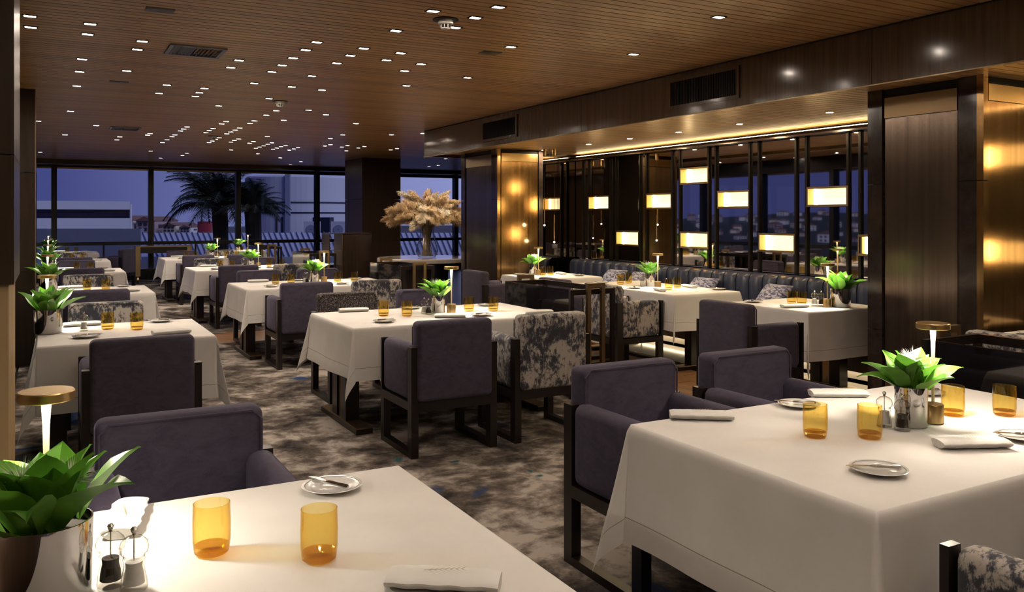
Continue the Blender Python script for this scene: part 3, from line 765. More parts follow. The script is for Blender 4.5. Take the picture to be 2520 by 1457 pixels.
# ---- banquette bench
def banquette(y0, y1, n, label, curved=False):
    t = thing('banquette'); w = (y1 - y0) / n; zb, zt = .46, .885; prof = []
    for i in range(9):
        a = -PI / 2 + PI * i / 8; prof.append((.055 * math.cos(a), w / 2 * math.sin(a)))
    # one padded channel, face toward -X, rolled top
    V = []; Fc = []; zs = [zb, .55, .68, .80, .85, .875, .885]; xo = [0, 0, 0, -.0, .012, .03, .07]
    for zi, z in enumerate(zs):
        for a, b in prof: V.append((-(a) * (1 if zi < 5 else .75 if zi == 5 else .3) + xo[zi], b, z))
    m = 9
    for zi in range(len(zs) - 1):
        for k in range(m - 1): Fc.append((zi * m + k, zi * m + k + 1, (zi + 1) * m + k + 1, (zi + 1) * m + k))
    ch = MB(); ch.add(V, Fc); me = ch.mesh('channel', True, False)
    for i in range(n):
        x = 6.78
        if curved:
            d = max(0, (i - (n - 4)) / 4); x = 6.78 - 0.0 * d
        link('channel', me, 'blue_leather', t, (x, y0 + w * (i + .5), 0))
    link('back_board', MB().box(6.80, XM - .06, y0, y1, .12, .88).mesh('back_board'), 'blue_leather', t)
    link('seat_cushion', rbox(6.28, 6.80, y0 + .003, y1 - .003, .33, .47, .03, 3), 'blue_leather', t)
    link('plinth', MB().box(6.30, 6.80, y0, y1, .12, .33).mesh('plinth'), 'dark_veneer', t)
    link('kick_board', MB().box(6.42, 6.80, y0, y1, .03, .12).mesh('kick_board'), 'marble_white', t)
    link('light_strip', MB().box(6.36, 6.38, y0 + .02, y1 - .02, .11, .119).mesh('light_strip'), 'led_strip', t)
    return tag(t, label, 'bench', 'banquette benches')
banquette(8.23, 10.45, 11, 'dark blue channel-tufted leather banquette, far section under the pendants')
banquette(6.22, 8.22, 10, 'dark blue channel-tufted leather banquette, middle section below the mirror')
banquette(3.6, 6.21, 13, 'dark blue channel-tufted leather banquette, section running behind the pillar')
def cushion_obj(x, y, rz, label):
    n = 12; V = []; Fc = []
    for side in (1, -1):
        for i in range(n + 1):
            for j in range(n + 1):
                u, v = -1 + 2 * i / n, -1 + 2 * j / n; h = .065 * ((1 - u ** 4) * (1 - v ** 4)) ** .6
                k = 1 - .05 * (u * u + v * v) + .08 * (u * u * v * v); V.append((u * .21 * k, side * h, v * .21 * k))
    m = (n + 1) ** 2
    for s in (0, 1):
        for i in range(n):
            for j in range(n):
                f = [s * m + i * (n + 1) + j, s * m + i * (n + 1) + j + 1, s * m + (i + 1) * (n + 1) + j + 1, s * m + (i + 1) * (n + 1) + j]; Fc.append(tuple(f))
    b = MB(); b.add(V, Fc); me = b.mesh('cushion', True)
    bm = bmesh.new(); bm.from_mesh(me); bmesh.ops.remove_doubles(bm, verts=bm.verts, dist=.0005); bmesh.ops.recalc_face_normals(bm, faces=bm.faces); bm.to_mesh(me); bm.free()
    o = link('cushion', me, 'cushion_print', None, (x, y, .645), (math.radians(-38), 0, rz)); return tag(o, label, 'cushion', 'printed bench cushions')
cushion_obj(6.50, 9.05, -PI / 2, 'blue and white printed cushion on the far banquette section')
cushion_obj(6.50, 8.45, -PI / 2 + .2, 'blue and white printed cushion behind the back tumblers')
cushion_obj(6.52, 7.35, -PI / 2, 'blue and white printed cushion behind the middle table lamp')
cushion_obj(6.50, 6.25, -PI / 2 - .15, 'blue and white printed cushion between the two right banquette tables')

# ---- lit wall boxes
WB = [(y, z, l_) for (y, z), l_ in zip(BOXES, ['leftmost lit brass wall box on the mirror', 'lit brass wall box, second from left in the middle height', 'leftmost of the low lit brass wall boxes', 'highest lit brass wall box on the mirror', 'low lit brass wall box directly under the highest one', 'lit brass wall box third from left at middle height', 'low lit brass wall box nearest the right pillar in full view', 'rightmost middle-height lit brass wall box', 'lit brass wall box half hidden by the right pillar', 'high lit brass wall box mirrored in the right pillar', 'low lit brass wall box mirrored in the right pillar', 'lit brass wall box nearest the camera on the right wall', 'lit brass wall box just before the right pillar'])]
def wb_proto():
    t = thing('wall_light'); hw, hh, d = .262, .105, .145
    link('board', MB().box(-d, 0, -hw, hw, hh - .022, hh).mesh('top_board'), 'brass', t)
    link('board', MB().box(-d, 0, -hw, hw, -hh, -hh + .022).mesh('bottom_board'), 'brass', t)
    link('board', MB().box(-d, 0, -hw, -hw + .016, -hh + .022, hh - .022).mesh('side_board'), 'brass', t)
    link('board', MB().box(-d, 0, hw - .016, hw, -hh + .022, hh - .022).mesh('side_board'), 'brass', t)
    link('glow_panel', MB().box(-.02, -.01, -hw + .016, hw - .016, -hh + .022, hh - .022).mesh('glow_panel'), 'glow_panel', t)
    for s in (-1, 1):
        link('light_strip', MB().box(-.034, -.022, s * (hw - .026) - .006, s * (hw - .026) + .006, -hh + .026, hh - .026).mesh('light_strip'), 'led_box', t)
    return t
for y_, z_, lb in WB:
    place('wb', wb_proto, (XM + .115, y_, z_), 0, lb, 'light', 'lit wall boxes')

# ---- pendants
for x_, y_, zt_, lb in ((6.052, 10.0, 1.40, 'left slim brass pendant with a bright tip beside the pillar'), (6.15, 9.9, 1.165, 'right slim brass pendant hanging lower beside the pillar')):
    t = thing('pendant_light', (x_, y_, 0))
    link('canopy', MB().lathe([(.0005, ZA), (.022, ZA), (.022, ZU - .05), (.0005, ZU - .05)], 16).mesh('canopy', True), 'brass', t)
    link('cord', MB().tube([(0, 0, ZU - .05), (0, 0, zt_ + .37)], .0022, 5).mesh('cord'), 'black_metal', t)
    link('tube', MB().tube([(0, 0, zt_ + .37), (0, 0, zt_)], .0085, 12).mesh('tube', True), 'brass', t)
    link('bulb', MB().lathe([(.0005, zt_ + .001), (.0105, zt_ - .003), (.011, zt_ - .012), (.007, zt_ - .019), (.0005, zt_ - .021)], 12).mesh('bulb', True), 'led_pendant', t)
    tag(t, lb, 'light', 'slim pendants')

# ---- partitions with brass frames
def part_proto():
    t = thing('partition')                                # runs along Y from 0 to L, X 0...45
    L_ = 1.13
    link('panel', MB().box(0, .018, .03, L_ - .03, .05, .90).mesh('panel'), 'black_gloss', t)
    link('top_rail', MB().box(0, .45, .0, .03, .855, .90).mesh('top_rail'), 'black_wood', t)
    link('top_rail', MB().box(0, .45, L_ - .03, L_, .855, .90).mesh('top_rail'), 'black_wood', t)
    for yy in (0, L_ - .03):
        for xx in (0, .415):
            link('post', MB().box(xx, xx + .035, yy, yy + .03, 0, .855).mesh('post'), 'black_wood', t)
    link('side_rail', MB().box(.415, .45, .03, L_ - .03, .855, .90).mesh('side_rail'), 'black_wood', t)
    link('shelf', MB().box(.018, .45, .03, L_ - .03, .09, .12).mesh('shelf'), 'black_gloss', t)
    for yy in (-.02, L_ + .02):
        w_, h_, b_, d_ = .175, .95, .034, .034
        pr = [(-w_ / 2, 0), (-w_ / 2 + b_, 0), (-w_ / 2 + b_, h_ - b_), (w_ / 2 - b_, h_ - b_), (w_ / 2 - b_, 0), (w_ / 2, 0), (w_ / 2, h_), (-w_ / 2, h_)]
        m = MB(); n = len(pr)
        vs = [(.235 + a, yy - d_ / 2, b) for a, b in pr] + [(.235 + a, yy + d_ / 2, b) for a, b in pr]
        q = [(0, 1, 2, 7), (7, 2, 3, 6), (3, 4, 5, 6)]
        m.add(vs, [f[::-1] for f in q] + [tuple(i + n for i in f) for f in q] + [(i, (i + 1) % n, n + (i + 1) % n, n + i) for i in range(n)])
        link('brass_frame', m.mesh('brass_frame'), 'old_brass', t)
    return t
for y_, lb in ((1.50, 'black gloss partition with brass frames right of the front right table'), (5.80, 'black gloss partition with brass frames right of the central table'),
               (9.60, 'black gloss partition with brass frames before the pampas table'), (13.68, 'black gloss partition with brass frames beside the third middle table'), (17.4, 'black gloss partition with brass frames near the far window')):
    place('part', part_proto, (3.76, y_, 0), 0, lb, 'partition', 'brass-framed partitions')

# ---- small table by the far window (X~4)
w = 'on the small table by the far window'
bset(3.3, 4.3, 19.3, 20.2, w, 71)
tw('plant_small', 3.75, 19.6, 0, 'leafy green plant in an amber-lit pot ' + w); tw('table_lamp', 3.95, 19.5, 0, 'brass disc lamp with glowing stem ' + w); tw('tumbler', 3.80, 19.45, 0, 'amber glass tumbler ' + w)

# ---- round pampas table
ct = thing('round_table', (5.95, 14.0, 0))
link('tabletop', MB().lathe([(.0005, .70), (.84, .70), (.86, .71), (.86, .765), (.845, .78), (.0005, .78)], 56).mesh('tabletop', False), 'marble_white', ct)
link('drum', MB().lathe([(.0005, .0), (.46, 0), (.46, .05), (.42, .06), (.42, .70), (.0005, .70)], 32).mesh('drum', True), 'dark_veneer', ct)
tag(ct, 'round marble-topped table on a dark drum base by the pillar', 'table')
va = thing('vase', (5.98, 13.98, .781))
link('glass', MB().lathe([(.0005, .002), (.15, .002), (.19, .06), (.20, .12), (.185, .2), (.145, .32), (.125, .42), (.13, .52), (.15, .58), (.147, .58), (.127, .52), (.122, .42), (.142, .32), (.182, .2), (.196, .12), (.186, .06), (.148, .008), (.0005, .008)], 36).mesh('glass', True), 'vase_glass', va)
tag(va, 'clear glass vase holding pampas grass on the round table', 'vase')
def plume_mesh(seed, hairs=620):
    r = random.Random(seed); m = MB(); L_ = .40
    for i in range(hairs):
        s = r.random() ** .75; base = Vector((.16 * s ** 2.2, 0, L_ * s - .05 * s ** 3)); a = r.uniform(0, 2 * PI)
        wid = .088 * math.sin(PI * min(1, s * .80 + .14)) + .014
        d = Vector((math.cos(a) * wid, math.sin(a) * wid, .085 + .05 * r.random())); d *= r.uniform(.5, 1.1)
        mid = base + d * .55 + Vector((0, 0, .012)); tip = base + d + Vector((.035, 0, -.05 * r.random()))
        sd = Vector((-math.sin(a), math.cos(a), 0)) * .0042
        m.add([base - sd, base + sd, mid + sd, mid - sd, tip], [(0, 1, 2, 3), (3, 2, 4)])
    return m.mesh('plume', False, False)
PL = [plume_mesh(i) for i in range(4)]
pb = thing('pampas_bouquet', (5.98, 13.98, .781)); r = random.Random(11); NP = 112
for i in range(NP):
    q = (i + .5) / NP; a = 2 * PI * i * .381966; tilt = 1.42 * q ** .62 + r.uniform(-.08, .08)
    b0 = Vector((-.05 * math.cos(a) * q + r.uniform(-.08, .08), -.05 * math.sin(a) * q + r.uniform(-.08, .08), .02))
    neck = Vector((.115 * math.cos(a) * math.sqrt(q), .115 * math.sin(a) * math.sqrt(q), .55))
    d = Vector((math.sin(tilt) * math.cos(a), math.sin(tilt) * math.sin(a), math.cos(tilt)))
    reach = (.30 - .10 * q) * r.uniform(.45, 1.15); up = Vector((0, 0, .08 * q))
    tip = neck + d * reach + up
    st = link('stem', MB().tube([b0, neck * .55 + b0 * .45, neck, neck + d * (reach * .5) + up * .8, tip], .0042, 4, False).mesh('stem'), 'pampas_stem', pb)
    o = link('plume', r.choice(PL), 'pampas_plume', pb, tip - d * .03); k = r.uniform(.85, 1.2)
    o.rotation_euler = (Matrix.Rotation(a, 4, 'Z') @ Matrix.Rotation(tilt * .98, 4, 'Y') @ Matrix.Rotation(r.uniform(-.5, .5), 4, 'Z')).to_euler(); o.scale = (k, k, k)
tag(pb, 'big spreading bouquet of beige pampas grass in the glass vase', 'flowers')

for x_, y_, lb in ((5.35, 12.45, 'left added round spotlight aimed at the pampas bouquet'), (6.4, 12.5, 'right added round spotlight aimed at the pampas bouquet')):  # unseen fixtures behind the beam, added to brighten the pampas
    t = thing('added_spotlight', (x_, y_, ZC - .001))
    link('trim_ring', MB().lathe([(.032, -.004), (.046, -.004), (.046, .004), (.032, .004)], 24, True).mesh('trim_ring'), 'old_brass', t)
    link('lens', MB().lathe([(.0005, 0), (.032, 0)], 20).mesh('lens'), 'led_spot', t, (0, 0, -.0005), (PI, 0, 0))
    sd = bpy.data.lights.new('spot_beam', 'SPOT'); sd.energy = 60; sd.spot_size = .75; sd.spot_blend = .5; sd.color = (1, .87, .70); sd.shadow_soft_size = .04
    so = bpy.data.objects.new('spot_beam', sd); COL.objects.link(so); so.parent = t; so.location = (0, 0, -.03)
    so.rotation_euler = (Vector((5.98, 13.98, 1.6)) - Vector((x_, y_, ZC))).to_track_quat('-Z', 'Y').to_euler(); tag(t, lb, 'light', 'added pampas spotlights')

# ---- cabinet in front of the far pillar, trolley, round shrub
cb = thing('cabinet', (5.0, 16.0, 0))
link('body', MB().box(.05, .65, 0, .5, .08, 1.17).mesh('body'), 'dark_veneer', cb)
link('door', MB().box(.06, .64, -.02, 0, .10, 1.15).mesh('door'), 'dark_veneer', cb)
link('edge_trim', MB().box(.03, .05, -.02, .5, .08, 1.175).mesh('edge_trim'), 'old_brass', cb)
link('shelf', MB().box(-.2, .03, .02, .48, .55, .57).mesh('shelf'), 'steel', cb); link('shelf', MB().box(-.2, .03, .02, .48, .85, .87).mesh('shelf'), 'steel', cb)
link('side_panel', MB().box(-.22, -.2, 0, .5, .08, 1.17).mesh('side_panel'), 'dark_veneer', cb); link('top', MB().box(-.22, .65, -.02, .5, 1.175, 1.19).mesh('top'), 'dark_veneer', cb)
link('plinth', MB().box(-.2, .62, .02, .48, 0, .08).mesh('plinth'), 'black_wood', cb)
tag(cb, 'tall dark service cabinet with open side shelves before the far pillar', 'cabinet')
tr = thing('service_trolley', (1.72, 20.7, 0))
link('top', MB().box(0, 1.2, 0, .5, .82, .845).mesh('top'), 'old_brass', tr); link('apron', MB().box(.10, 1.10, .02, .48, .68, .82).mesh('apron'), 'black_wood', tr)
for xx in (0, 1.10): link('end_panel', MB().box(xx, xx + .10, 0, .5, .16, .82).mesh('end_panel'), 'old_brass', tr)
link('shelf', MB().box(.10, 1.10, .02, .48, .30, .33).mesh('shelf'), 'black_wood', tr)
for xx in (.05, 1.15):
    for yy in (.06, .44): link('wheel', MB().tube([(xx - .02, yy, .08), (xx + .02, yy, .08)], .08, 16).mesh('wheel', True), 'old_brass', tr)
tag(tr, 'brass-ended service trolley on wheels at the far window', 'trolley')

# ---- ceiling fixtures
C4 = [(255,135),(262,230),(770,202),(748,290),(1215,350),(1173,420),(702,503),(680,610),(1082,602),(655,732),(2041,513),(1970,574),(602,948),(325,1032),(821,1070),(555,1150),(1425,724),(1358,794),(1746,753),(1702,789),(1668,820),(1868,902),(2170,709),(344,1298),(1022,1167),(997,1193),(1280,1139),(1260,1152),(1597,1082),(1568,1100),(1541,1116),(1493,1150),(1469,1165),(1425,1192),(1387,1216),(1820,1096),(1787,1113),(1758,1131),(1930,1035),(1892,1056),(1872,1174),(1840,1188),(1812,1203),(1785,1216),(1285,1288),(1372,1348),(1598,1307),(1558,1327),(1973,1279),(2036,1185),(2001,1197),(1971,1212),(2045,1091),(2007,1109),(1970,1125),(1936,1141),(2172,1030),(2134,1051),(2163,1207),(2130,1222)]
C5 = [(1674,88),(2018,142),(2205,55),(1853,222),(1371,248),(2308,380),(727,341),(636,404),(534,470),(445,529),(361,583),(1110,392),(1001,450),(889,512),(1410,430),(1295,488),(1577,520),(1443,575),(687,617),(522,706),(769,731),(1955,631),(1457,696),(338,801),(396,900),(316,937),(660,895),(801,933),(457,978),(1045,1005),(323,1111),(361,1162),(327,1174),(294,1187),(261,1197),(230,1207),(247,1252),(472,1183),(435,1194),(401,1205),(369,1215),(575,1201),(539,1212),(503,1222),(428,1285),(512,1338),(598,1316),(938,1098),(837,1128),(838,1178),(793,1188),(977,1185),(931,1197),(968,1228),(1115,1193),(1065,1205),(1335,1097),(1380,1209),(1328,1220),(1590,1086),(1716,1346),(1641,1357),(1382,1356),(1777,1293)]
LP = [(a / 3.469, b / 3.469) for a, b in C4] + [(560 + a / 3.311, b / 3.311) for a, b in C5] + [(1559, 133)]
def dl_proto():
    t = thing('downlight')
    link('housing', MB().ring(.105, .07, .012, .03).mesh('housing'), 'black_metal', t, (0, 0, 0), (0, 0, 0))
    return t
hs_me = MB().ring(.088, .066, .010, .022).mesh('housing')
ln_me = MB().box(-.034, .034, -.0235, .0235, -.002, .002).mesh('lens')
DL_GROUP = 'recessed ceiling downlights'
def downlight(x, y, lb):
    t = thing('downlight', (x, y, ZC - .002))
    h = link('housing', hs_me, 'black_metal', t, (0, .033, .008), (PI / 2, 0, 0))
    link('lens', ln_me, 'led_down', t, (0, 0, .002)); return tag(t, lb, 'light', DL_GROUP)
pts = [pix(a, b, ZC) for a, b in LP]
pts += [(.5, 3.2), (.95, 2.6), (1.7, 3.4), (2.7, 3.0), (3.6, 2.6), (2.2, 1.6), (3.0, 1.3), (.6, 1.2), (1.4, .4), (2.8, .2), (3.8, .6), (.4, -.8), (2.2, -1.2), (3.8, 4.1), (1.0, 1.9), (1.3, 1.0), (1.6, 1.6), (.2, .4), (.9, -.3), (1.9, .1), (3.3, 2.0), (2.5, .9), (3.9, 1.6), (3.3, -.6), (1.3, -1.6), (.2, 2.2), (1.3, 3.0), (4.3, 2.2), (4.3, .6), (2.9, -2.0), (4.0, -1.6), (.4, -2.2)]  # out of view; many added to brighten the front ceiling and cloths
ORD = ['nearest', 'second', 'third', 'fourth', 'fifth', 'sixth', 'seventh', 'eighth', 'ninth', 'tenth', 'eleventh', 'twelfth', 'thirteenth', 'fourteenth', 'fifteenth', 'sixteenth', 'seventeenth', 'eighteenth']
BAY = ((3.9, 'first'), (7.7, 'second'), (11.2, 'third'), (14.7, 'fourth'), (18.3, 'fifth'), (99, 'last'))
COLN = ((1.2, 'over the left-wall tables'), (1.9, 'over the left aisle'), (2.65, 'over the middle row, left half'), (3.5, 'over the middle row, right half'), (4.95, 'over the partitions'), (99, 'beyond the beam end'))
cnt = {}
for x, y in sorted(pts, key=lambda p: p[1]):
    by = next(n_ for v_, n_ in BAY if y < v_); cn = next(n_ for v_, n_ in COLN if x < v_)
    k = cnt.get((by, cn), 0); cnt[(by, cn)] = k + 1
    downlight(x, y, 'small square downlight %s, %s table bay, %s from the camera' % (cn, by, ORD[min(k, 17)]))
rd_ring = MB().lathe([(.032, -.004), (.046, -.004), (.046, .004), (.032, .004)], 24, True).mesh('trim_ring'); rd_lens = MB().lathe([(.0005, 0), (.032, 0)], 20).mesh('lens')
AL = [(1338.6, 369), (1448.6, 354.6), (1550, 340.7), (1670, 324.6), (1820, 304.6), (2041.6, 275.9)]
for q, (a, b) in enumerate(AL):
    x, y = pix(a, b, ZA); t = thing('downlight', (x, y, ZA - .001))
    link('trim_ring', rd_ring, 'old_brass', t); link('lens', rd_lens, 'led_spot', t, (0, 0, -.0005), (PI, 0, 0))
    tag(t, '%s round downlight in the low ceiling over the banquette' % ['first', 'second', 'third', 'fourth', 'fifth', 'sixth'][q], 'light', 'round alcove downlights')
for x, y, lb in ((5.7, 3.0, 'round downlight in the low ceiling above the right edge table'), (5.7, 1.5, 'round downlight in the low ceiling nearest the camera')):
    t = thing('downlight', (x, y, ZA - .001)); link('trim_ring', rd_ring, 'old_brass', t); link('lens', rd_lens, 'led_spot', t, (0, 0, -.0005), (PI, 0, 0))
    tag(t, lb, 'light', 'round alcove downlights')
# smoke detectors
for (x, y), lb in (((2.28, 5.02), 'nearest white smoke detector under the slatted ceiling'), ((2.263, 9.45), 'middle white smoke detector under the slatted ceiling'), ((2.30, 14.0), 'farthest white smoke detector under the slatted ceiling')):
    t = thing('smoke_detector', (x, y, ZC))
    link('mount_plate', MB().lathe([(.0005, 0), (.085, 0), (.085, -.006), (.0005, -.006)], 32).mesh('mount_plate'), 'black_metal', t)
    link('body', MB().lathe([(.0005, -.006), (.05, -.006), (.05, -.03), (.045, -.035), (.032, -.037)], 28).mesh('body', True), 'white_plastic', t)
    for k in range(10):
        a = 2 * PI * k / 10; link('rib', MB().box(-.003, .003, .030, .038, -.056, -.036).mesh('rib'), 'white_plastic', t, (0, 0, 0), (0, 0, a))
    link('cap', MB().lathe([(.031, -.056), (.028, -.064), (.0005, -.066)], 24).mesh('cap', True), 'white_plastic', t)
    link('core', MB().lathe([(.024, -.036), (.024, -.056)], 20).mesh('core'), 'dark_void', t); tag(t, lb, 'detector', 'smoke detectors')
# ceiling vents
for x0, x1, y0, y1, lb in ((.795, 1.205, 6.70, 7.11, 'near black ceiling air vent with slanted blades'), (.77, 1.175, 13.2, 13.63, 'far black ceiling air vent')):
    t = thing('air_vent', ((x0 + x1) / 2, (y0 + y1) / 2, ZC)); w_, d_ = x1 - x0, y1 - y0
    fr = link('frame', MB().ring(w_, d_, .028, .014).mesh('frame'), 'steel', t, (0, d_ / 2, -.005), (PI / 2, 0, 0)); fr.data.materials[0] = MAT['pipe_grey']
    link('backing', MB().box(-w_ / 2 + .02, w_ / 2 - .02, -d_ / 2 + .02, d_ / 2 - .02, .001, .004).mesh('backing'), 'dark_void', t)
    for k in range(13):
        xx = -w_ / 2 + .04 + k * (w_ - .08) / 12; o = link('blade', MB().box(-.011, .011, -d_ / 2 + .028, d_ / 2 - .028, -.0008, .0008).mesh('blade'), 'pipe_grey', t, (xx, 0, -.008)); o.rotation_euler = (0, .8 if k < 6 else -.8, 0)
    tag(t, lb, 'vent', 'ceiling air vents')
# access hatches
for x, y, w_, d_, lb in ((.61, 5.66, .17, .13, 'near brown access hatch flush with the slatted ceiling'), (.59, 8.86, .17, .13, 'brown access hatch left of the near air vent'), (3.05, 5.87, .16, .12, 'brown access hatch right of the smoke detector')):
    o = link('access_hatch', rbox(-w_ / 2, w_ / 2, -d_ / 2, d_ / 2, -.003, .006, .002, 1), 'dark_veneer', None, (x, y, ZC)); tag(o, lb, 'hatch', 'ceiling access hatches')
# beam grilles
for y0, y1, lb in ((5.08, 5.97, 'large bronze air grille in the beam'), (8.79, 9.71, 'smaller looking bronze air grille at the far part of the beam')):
    t = thing('beam_grille', (XB, (y0 + y1) / 2, 2.475)); w_, h_ = y1 - y0, .27
    link('frame', MB().ring(w_, h_, .03, .014, 'x').mesh('frame'), 'beam_veneer', t, (-.007, 0, 0))
    link('backing', MB().box(-.003, -.001, -w_ / 2 + .03, w_ / 2 - .03, .03, h_ - .03).mesh('backing'), 'dark_void', t)
    n = 40; bl = MB().box(-.010, -.003, -.0035, .0035, .03, h_ - .03).mesh('blade')
    for k in range(n): link('blade', bl, 'black_metal', t, (0, -w_ / 2 + .04 + k * (w_ - .08) / (n - 1), 0))
    tag(t, lb, 'grille', 'beam air grilles')

# ================================================================ OUTSIDE
def at(px, d):
    """horizontal point seen at picture column px, d metres along the view axis"""
    s = d * (px - 1260) / F_PX; return (d * math.sin(YAW) + s * math.cos(YAW), d * math.cos(YAW) - s * math.sin(YAW))
def zat(py, d): return EYE - (py - 535) * d / F_PX
g = box('ground', 'ground_far', -3000, 3000, -500, 3000, -31, -30, kind='structure')
# white building with a dark window band
def slab(name, mat, px0, px1, d0, d1, y0, y1, depth, parent):
    a = Vector(at(px0, d0)); b = Vector(at(px1, d1)); n = Vector((-(b - a).y, (b - a).x)).normalized() * depth
    poly = [a, b, b + n, a + n]; dm = (d0 + d1) / 2
    return link(name, MB().prism([(p.x, p.y) for p in poly], zat(y1, dm), zat(y0, dm)).mesh(name), mat, parent)
wbld = thing('white_building')
slab('upper_wall', 'render_white', -140, 320, 58, 64, 494, 515, 12, wbld); slab('lower_wall', 'render_white', -140, 320, 58, 64, 537, 565, 12, wbld)
slab('window_band', 'dark_glass', -140, 318, 58.2, 64.2, 515, 537, 11.6, wbld)
slab('end_fin', 'render_white', 320.5, 325, 64, 64.1, 503, 566, 1.5, wbld); slab('base', 'render_grey', -140, 320, 58, 64, 565, 900, 12, wbld)
tag(wbld, 'long low white building with a dark window band outside', 'building')
gw = thing('parapet')
for i in range(3): slab('panel', 'render_grey', -120 + i * 155.5, 35 + i * 155.5, 40, 40, 563, 640, .4, gw)
tag(gw, 'grey parapet wall outside the left windows', 'wall')
# ribbed metal roof
rf = thing('metal_roof'); d0, d1 = 27.5, 38.0
A, B = at(250, d0), at(1500, d0); zr0, zr1 = zat(632, d0), zat(573, d1)
u = Vector((1, 0, 0)); A0 = Vector((*at(300, d0), zr0)); 
fwd = Vector((math.sin(YAW), math.cos(YAW), 0)); rgt = Vector((math.cos(YAW), -math.sin(YAW), 0))
def rp(s, k, dz=0): 
    p = fwd * (d0 + (d1 - d0) * k) + rgt * s; return (p.x, p.y, zr0 + (zr1 - zr0) * k + dz)
LN, LF = d0 * (348 - 1260) / F_PX, d1 * (348 - 1260) / F_PX
m = MB(); m.add([rp(LN, 0), rp(16, 0), rp(16, 1), rp(LF, 1), rp(LN, 0, -.2), rp(16, 0, -.2), rp(16, 1, -.2), rp(LF, 1, -.2)], [(0, 1, 2, 3), (7, 6, 5, 4), (0, 4, 5, 1), (1, 5, 6, 2), (2, 6, 7, 3), (3, 7, 4, 0)])
link('sheet', m.mesh('sheet'), 'roof_metal', rf)
for i in range(82):
    p0 = 375 + i * 13.5; a = rp(d0 * (p0 - 1260) / F_PX, 0, .03); b = rp(d1 * (p0 - 24 - 1260) / F_PX, 1, .03)
    link('seam', MB().tube([a, b], .028, 4).mesh('seam'), 'roof_seam', rf)
tag(rf, 'pale ribbed metal roof outside the windows', 'roof')
# storage tank building
tk = thing('storage_tank', (*at(735, 62), 0)); R_ = 126 * 62 / F_PX
link('shell', MB().lathe([(.01, zat(432, 62)), (R_ * .97, zat(437, 62)), (R_, zat(441, 62)), (R_, -30)], 64).mesh('shell', False), 'render_white', tk)
for yb in (500, 524): link('band', MB().lathe([(R_, zat(yb - 1.5, 62)), (R_ + .06, zat(yb - 1.5, 62)), (R_ + .06, zat(yb + 1.5, 62)), (R_, zat(yb + 1.5, 62))], 64).mesh('band'), 'band_dark', tk)
def on_tank(px):
    s = 62 * (px - 735) / F_PX; dd = -math.sqrt(max(.01, R_ * R_ - s * s)); v = fwd * dd + rgt * s; return v
for k in range(9):
    v = on_tank(672) * 1.02; z = zat(447 + k * 8.2, 62); link('rung', MB().tube([v - rgt * .18 + Vector((0, 0, z)), v + rgt * .18 + Vector((0, 0, z))], .03, 5).mesh('rung'), 'band_dark', tk)
v = on_tank(743) * 1.02; link('duct', MB().box(-.17, .17, -.17, .17, -10, zat(435, 62)).mesh('duct'), 'pipe_grey', tk, (v.x, v.y, 0), (0, 0, -YAW))
for px in (716, 729): v = on_tank(px); link('slot_window', MB().box(-.06, .06, -.05, .05, zat(573, 62), zat(534, 62)).mesh('slot_window'), 'band_dark', tk, (v.x, v.y, 0), (0, 0, -YAW))
v = on_tank(800) * 1.01; link('opening', MB().box(-1.3, 1.3, -.1, .4, zat(574, 62), zat(535, 62)).mesh('opening'), 'band_dark', tk, (v.x, v.y, 0), (0, 0, -YAW - .4))
tag(tk, 'large round white storage tank with ladder outside', 'tank')
for px, lb in ((768, 'white air conditioning unit left at the foot of the tank'), (835, 'white air conditioning unit right at the foot of the tank')):
    p = at(px, 56); t = thing('air_conditioner', (*p, 0), -YAW)
    link('casing', MB().box(-.5, .5, -.3, .3, zat(600, 56), zat(545, 56)).mesh('casing'), 'render_white', t); link('fan_guard', MB().lathe([(.04, 0), (.32, 0), (.32, .03), (.04, .03)], 20, True).mesh('fan_guard'), 'pipe_grey', t, (0, -.31, zat(565, 56)), (PI / 2, 0, 0)); tag(t, lb, 'air conditioner', 'outdoor air conditioners')
# palms
def frond_mesh(seed):
    r = random.Random(seed); m = MB(); n = 16; spine = []
    for i in range(n + 1):
        s = i / n; spine.append(Vector((2.0 * s, 0, .50 * math.sin(s * 1.8) - .80 * s * s * s)))
    for i in range(1, n):
        p = spine[i]; t = (spine[i + 1] - spine[i - 1]).normalized()
        for sd in (-1, 1):
            for q in range(3):
                L_ = .66 * math.sin(PI * (i / n) ** .7) + .14; d = Vector((t.x * .7, sd * .8, t.z * .7 - .30 - .2 * r.random())).normalized() * L_ * r.uniform(.8, 1.1)
                b = t * .018; o = t * (.04 * q); m.add([p + o - b, p + o + b, p + o + d], [(0, 1, 2)])
    m.tube(spine, .018, 4); return m.mesh('frond', False, False)
FR = [frond_mesh(i) for i in range(3)]
def palm(px, py, d, k, label, nf):
    x, y = at(px, d); t = thing('palm_tree', (x, y, 0)); z = zat(py, d); r = random.Random(px)
    link('trunk', MB().tube([(0, 0, -4), (.05, 0, z - 1.2), (0, 0, z)], [.2, .22, .24], 10).mesh('trunk', True), 'trunk', t)
    for i in range(nf):
        o = link('frond', r.choice(FR), 'frond', t, (0, 0, z), (r.uniform(-.3, .3), r.uniform(-1.15, .30), 2 * PI * i * .381966)); q = k * r.uniform(.8, 1.1); o.scale = (q, q, q)
    return tag(t, label, 'tree', 'palms on the terrace')
palm(540, 508, 25.5, .84, 'large dark palm tree left of the window mullion outside', 54)
palm(622, 520, 25.0, .56, 'smaller dark palm tree right of the window mullion outside', 38)
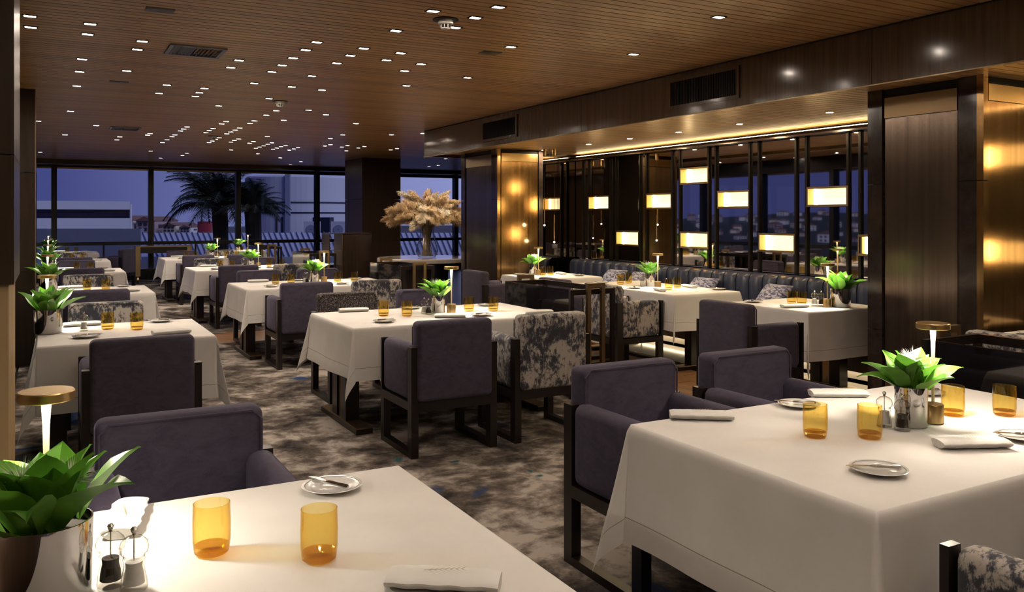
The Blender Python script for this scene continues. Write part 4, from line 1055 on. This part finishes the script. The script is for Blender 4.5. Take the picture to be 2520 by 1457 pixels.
# houses
HB = {}
def house(x, y, z, w_, d_, h_, rz, wall, label, grp, win=True):
    key = wall
    if key not in HB:
        t = thing('house'); link('walls', MB().box(-.5, .5, -.5, .5, -1.5, 1).mesh('walls'), wall, t)
        rfm = MB(); rfm.prism([(-.55, 1), (.55, 1), (0, 1.38)], -.55, .55, 'y'); link('roof', rfm.mesh('roof'), 'house_roof', t)
        for k in range(3):
            for q in range(2): link('window', MB().box(-.35 + k * .28, -.2 + k * .28, -.515, -.5, .2 + q * .4, .45 + q * .4).mesh('window'), 'house_window', t)
            link('window', MB().box(.5, .515, -.35 + k * .28, -.2 + k * .28, .4, .7).mesh('window'), 'house_window', t)
        HB[key] = t; o = t
    else: o = copy_tree(HB[key])
    o.location = (x, y, z); o.rotation_euler = (0, 0, rz); o.scale = (w_, d_, h_); return tag(o, label, 'house', grp)
r = random.Random(4)
for px, py, wp, hp, wl_, lb in ((345, 572, 26, 40, 'house_wall', 'pale house beside the white building outside'), (388, 572, 44, 38, 'house_pink', 'dull pink house left of the palm outside'), (444, 572, 32, 24, 'house_cream', 'cream house with three windows behind the palm fronds'), (482, 572, 26, 18, 'house_wall', 'low white house behind the palm trunk')):
    d = 150; x, y = at(px, d); house(x, y, zat(py, d), wp * d / F_PX, 10, hp * d / F_PX * .75, -YAW, wl_, lb, 'houses outside the far window')
x, y = at(505, 140); o = link('red_wall', rbox(-1.2, 1.2, -.3, .3, -20, zat(545, 140), .05, 1), 'red_paint', None, (x, y, 0), (0, 0, -YAW)); tag(o, 'narrow red wall behind the palm trunk outside', 'wall')
# hillside town seen in the mirror (west of the left windows)
m = MB(); n1, n2 = 26, 10; V = []; Fc = []
def town(phi, dist):
    return (-math.sin(phi) * dist, math.cos(phi) * dist)
def hz(i, j): 
    base = -30 + 29 * (j / n2) ** .9; return base + (9 * math.exp(-((i / n1 - .52) / .10) ** 2) * (j / n2) ** 3)
for i in range(n1 + 1):
    for j in range(n2 + 1):
        x, y = town(math.radians(20 + 55 * i / n1), 480 + 620 * j / n2); V.append((x, y, hz(i, j)))
for i in range(n1):
    for j in range(n2): Fc.append((i * (n2 + 1) + j, i * (n2 + 1) + j + 1, (i + 1) * (n2 + 1) + j + 1, (i + 1) * (n2 + 1) + j))
m.add(V, Fc); hill = link('hillside', m.mesh('hillside', True), 'hill_green'); hill['kind'] = 'structure'
r = random.Random(9)
taken = []
for q in range(900):
    i = r.uniform(3, n1 - 3); j = r.uniform(3.5, 9.6); x, y = town(math.radians(20 + 55 * i / n1), 480 + 620 * j / n2)
    s = r.uniform(4.5, 8)
    if len(taken) >= 170: break
    if any(math.hypot(x - a, y - b) < 1.35 * (s + c_) for a, b, c_ in taken): continue
    taken.append((x, y, s)); wl2 = r.choice(('house_wall', 'house_wall', 'house_cream', 'house_pink'))
    house(x, y, hz(i, j) - 1, s * r.uniform(1, 2.0), s, s * r.uniform(.55, 1.0), r.uniform(0, PI), wl2, '%s red-roofed house %s on the mirrored hillside town, %s part' % ({'house_wall': 'pale grey', 'house_cream': 'cream', 'house_pink': 'dull pink'}[wl2], 'high' if j > 7.6 else 'midway' if j > 5.5 else 'low', ['left', 'left centre', 'centre', 'right centre', 'right'][min(4, int((n1 - 3 - i) / (n1 - 6) * 5))]), 'hillside town houses')
